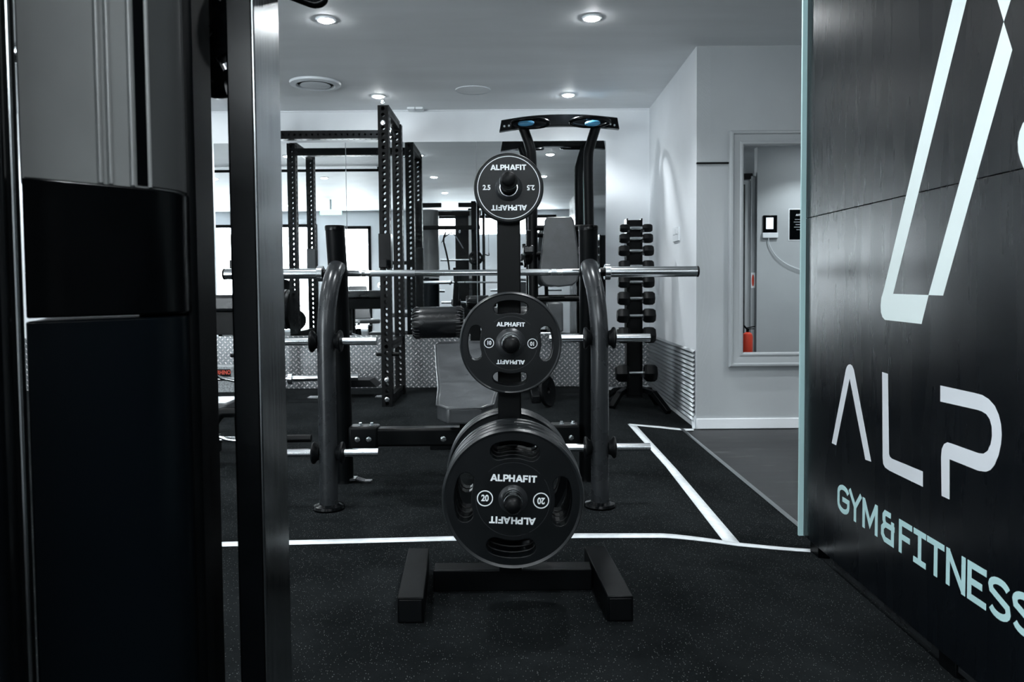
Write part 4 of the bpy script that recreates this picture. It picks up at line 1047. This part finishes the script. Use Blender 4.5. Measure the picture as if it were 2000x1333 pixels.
# twin column at the left, outside the frame but reflected
t.part('upper_shroud', MB().lathe([(.17, 1.15), (.17, 2.35)], (-1.42, 1.2, 0), seg=32), M['shroud'], label='smoked grey upper shroud')
t.part('lower_shroud', MB().lathe([(.165, .1), (.165, 1.14)], (-1.42, 1.2, 0), seg=32), M['shroudblue'])
t.part('frame_post', MB().ab(-1.66, -1.57, 1.15, 1.25, 0, 2.48), M['black'], bevel=.006)
t.part('frame_post', MB().ab(-.66, -.58, 1.39, 1.47, 0, 2.48), M['black'], bevel=.006)
t.part('top_beam', MB().ab(-1.66, -.50, 1.15, 1.23, 2.25, 2.33).ab(-1.62, -1.2, 1.15, 1.23, 2.40, 2.48).ab(-.9, -.5, 1.15, 1.23, 2.40, 2.48), M['black'], bevel=.004)
t.part('top_beam', MB().ab(-1.66, -.50, 1.5, 1.56, 1.98, 2.05), M['black'], bevel=.004)
t.part('pull_bar', MB().cyl((-1.2, 1.54, 1.45), (-.70, 1.54, 1.45), .02, 16), M['chrome'])
for x_ in (-1.1, -1.0, -.86):
    t.part('hook', MB().tube(smooth_path([(x_, 1.54, 1.98), (x_ + .012, 1.54, 1.95), (x_, 1.54, 1.92), (x_ - .012, 1.54, 1.95), (x_, 1.54, 1.98)], 4), .005, 8), M['chrome'])
t.part('rope_handle', MB().tube(smooth_path([(-1.18, 1.54, 1.75), (-1.12, 1.54, 1.85), (-1.0, 1.54, 1.92), (-.92, 1.54, 1.85), (-.80, 1.54, 1.65)], 6), .011, 10), M['chrome'])
t.part('strap', MB().tube(smooth_path([(-1.1, 1.54, 1.94), (-1.14, 1.56, 1.8), (-1.1, 1.56, 1.6), (-1.06, 1.56, 1.4), (-1.04, 1.56, 1.2)], 6), .016, 10), M['rubber'])
# polished pulley post
py0 = 1.3
xa = P(451, 560, py0).x; xb = P(507, 560, py0).x; ybk = 1500 * -xb / (995 - 556)
post = t.part('pulley_post', MB().prism([(xa, py0 + .004, 0), (xa + .004, py0, 0), (xb - .006, py0, 0), (xb - .006, ybk - .004, 0), (xb - .010, ybk, 0), (xa, ybk, 0)], (0, 0, 2.45)), M['blackgloss'], label='black glossy face of the pulley post')
t.part('post_side_plate', MB().ab(xb - .006, xb, py0 + .0, ybk, 0, 2.45), M['steel'], parent=post, bevel=.0025, label='polished metal side of the pulley post')
t.part('top_beam', MB().ab(xa, xb, 1.1, 1.6, 2.36, 2.44).ab(-.66, xb, 1.39, 1.45, 2.36, 2.44), M['black'])
t.part('foot_plate', MB().ab(xa - .25, xb + .02, 1.0, 1.6, 0, .03), M['black'], bevel=.004)
# pulley wheel with cutouts
wc = P(402, 62, 1.52); wr = .118
sp = [[(wr * math.cos(2 * PI * k / 64), wr * math.sin(2 * PI * k / 64)) for k in range(64)], [(.02 * math.cos(2 * PI * k / 24), .02 * math.sin(2 * PI * k / 24)) for k in range(24)]]
for q_ in range(6):
    a0 = 60 * q_ + 10
    sp.append(arc(0, 0, .088, .088, a0 - 14, a0 + 14, 6) + arc(0, 0, .064, .064, a0 + 14, a0 - 14, 6))
wh = t.part('pulley_wheel', MB().add(curve_bm(sp, .03, .004), Matrix.Translation(wc) @ FACE), M['blackgloss'])
t.part('wheel_rim', MB().tube([(wc.x + wr * math.cos(2 * PI * k / 48), wc.y, wc.z + wr * math.sin(2 * PI * k / 48)) for k in range(48)], .011, 12, closed=True), M['rubber'], parent=wh)
t.part('wheel_bracket', MB().ab(wc.x - .02, wc.x + .02, wc.y - .05, wc.y + .06, wc.z, 2.44).cyl((wc.x, wc.y - .06, wc.z), (wc.x, wc.y + .06, wc.z), .018), M['black'])
gpt = [P(388, 160, 1.45), P(402, 166, 1.45), P(420, 176, 1.45), P(445, 174, 1.45)]
t.part('grip', MB().tube(smooth_path(gpt, 5), [.006 + .010 * min(1, k / 6) for k in range(16)], 14), M['blackgloss'], label='glossy black grip')
hp = [P(560, -12, 1.5), P(590, 0, 1.5), P(615, 8, 1.5), P(630, 3, 1.5), P(632, -8, 1.5), P(625, -40, 1.5)]
t.part('hanging_handle', MB().tube(smooth_path(hp, 5), .0085, 12).cyl(P(625, -40, 1.5), (P(625, -40, 1.5).x, 1.5, 2.4), .003, 8).cyl(P(560, -12, 1.5), (P(560, -40, 1.5).x, 1.5, 2.4), .003, 8), M['blackgloss'])
t.part('top_beam', MB().bar((-.6, 1.5, 2.42), (P(640, -40, 1.5).x + .05, 1.5, 2.42), .06, .05), M['black'])

# ------------------------------------------------------------------ equipment seen in the mirrors
def utility_bench(x, y, rot, label, first=[None]):
    if first[0] is None:
        t = Thing('utility_bench', label, 'weight bench', (0, 0, 0), 'benches reflected in the back mirrors')
        t.part('seat', MB().ab(-.17, .17, -.5, -.08, .40, .47), M['vinylgrey'], bevel=.02)
        t.part('backrest', MB().box(0, .18, .72, .32, .08, .62, Euler((-.45, 0, 0)).to_matrix()), M['vinylgrey'], bevel=.02)
        t.part('frame', MB().bar((0, -.45, .36), (0, .45, .30), .06, .06).bar((0, .30, .32), (0, .16, .62), .05, .05), M['chrome'])
        for yy_ in (-.5, .5): t.part('foot', MB().bar((-.28, yy_, .03), (.28, yy_, .03), .06, .06).bar((0, yy_, .03), (0, yy_ * .9, .36), .06, .06), M['black'])
        first[0] = t.o; r = t.o
    else: r = dup(first[0], (x, y, 0), label)
    r.location = (x, y, 0); r.rotation_euler = (0, 0, rot); r['label'] = label
utility_bench(-2.45, 2.2, 2.7, 'grey padded bench reflected in the mirror beside the tall rack uprights')
utility_bench(-3.1, .9, 2.2, 'farther grey padded bench reflected in front of the bright doorway')
utility_bench(-4.8, 3.3, 1.9, 'grey padded bench reflected behind the curved bench upright')
def lever_machine(x, y, label):
    t = Thing('lever_machine', label, 'gym machine', (x, y, 0), 'machines reflected in the back mirrors')
    t.part('base', MB().ab(x - .5, x - .42, y - .6, y + .6, 0, .08).ab(x + .42, x + .5, y - .6, y + .6, 0, .08).ab(x - .5, x + .5, y - .04, y + .04, .0, .07), M['black'])
    t.part('mast', MB().bar((x - .46, y, 0), (x - .40, y + .1, 1.5), .08, .08, (0, 1, 0)).bar((x + .46, y, 0), (x + .40, y + .1, 1.5), .08, .08, (0, 1, 0)).bar((x - .42, y + .1, 1.45), (x + .42, y + .1, 1.45), .07, .07), M['black'])
    t.part('seat', MB().ab(x - .2, x + .2, y + .15, y + .55, .42, .5), M['vinylgrey'], bevel=.02)
    t.part('backrest', MB().box(x, y + .08, .85, .34, .08, .6), M['vinylgrey'], bevel=.02)
    t.part('lever', MB().tube(smooth_path([(x - .5, y + .1, 1.0), (x - .42, y + .5, 1.05), (x - .2, y + .7, .95)], 5), .022, 12).tube(smooth_path([(x + .5, y + .1, 1.0), (x + .42, y + .5, 1.05), (x + .2, y + .7, .95)], 5), .022, 12), M['chrome'])
    t.part('plate_horn', MB().cyl((x - .75, y, .9), (x - .46, y, .9), .025).cyl((x + .46, y, .9), (x + .75, y, .9), .025), M['chrome'])
lever_machine(-2.0, 0.1, 'plate-loaded lever machine reflected between the rack uprights')
lever_machine(-5.9, 1.6, 'plate-loaded lever machine reflected beside the leftmost bright window')
lever_machine(.35, -1.2, 'plate-loaded lever machine reflected behind the chin-up tower')
t = Thing('plate_rack', 'black A-shaped rack loaded with discs, reflected near the bright window', 'weight rack', (-4.1, .8, 0))
t.part('frame', MB().bar((-4.35, .8, 0), (-4.1, .8, 1.1), .06, .06, (0, 1, 0)).bar((-3.85, .8, 0), (-4.1, .8, 1.1), .06, .06, (0, 1, 0)), M['black'])
t.part('peg', MB().cyl((-4.1, .6, .95), (-4.1, 1.1, .95), .025).cyl((-4.3, .6, .4), (-4.3, 1.1, .4), .025).cyl((-3.9, .6, .4), (-3.9, 1.1, .4), .025), M['chrome'])
for i, (x_, z_) in enumerate(((-4.1, .95), (-4.3, .4), (-3.9, .4))):
    small_plate(x_, 1.0, z_, .2, .05, ['black disc on the top peg of the reflected rack', 'black disc on the lower left peg of the reflected rack', 'black disc on the lower right peg of the reflected rack'][i], axis=(0, 1, 0))
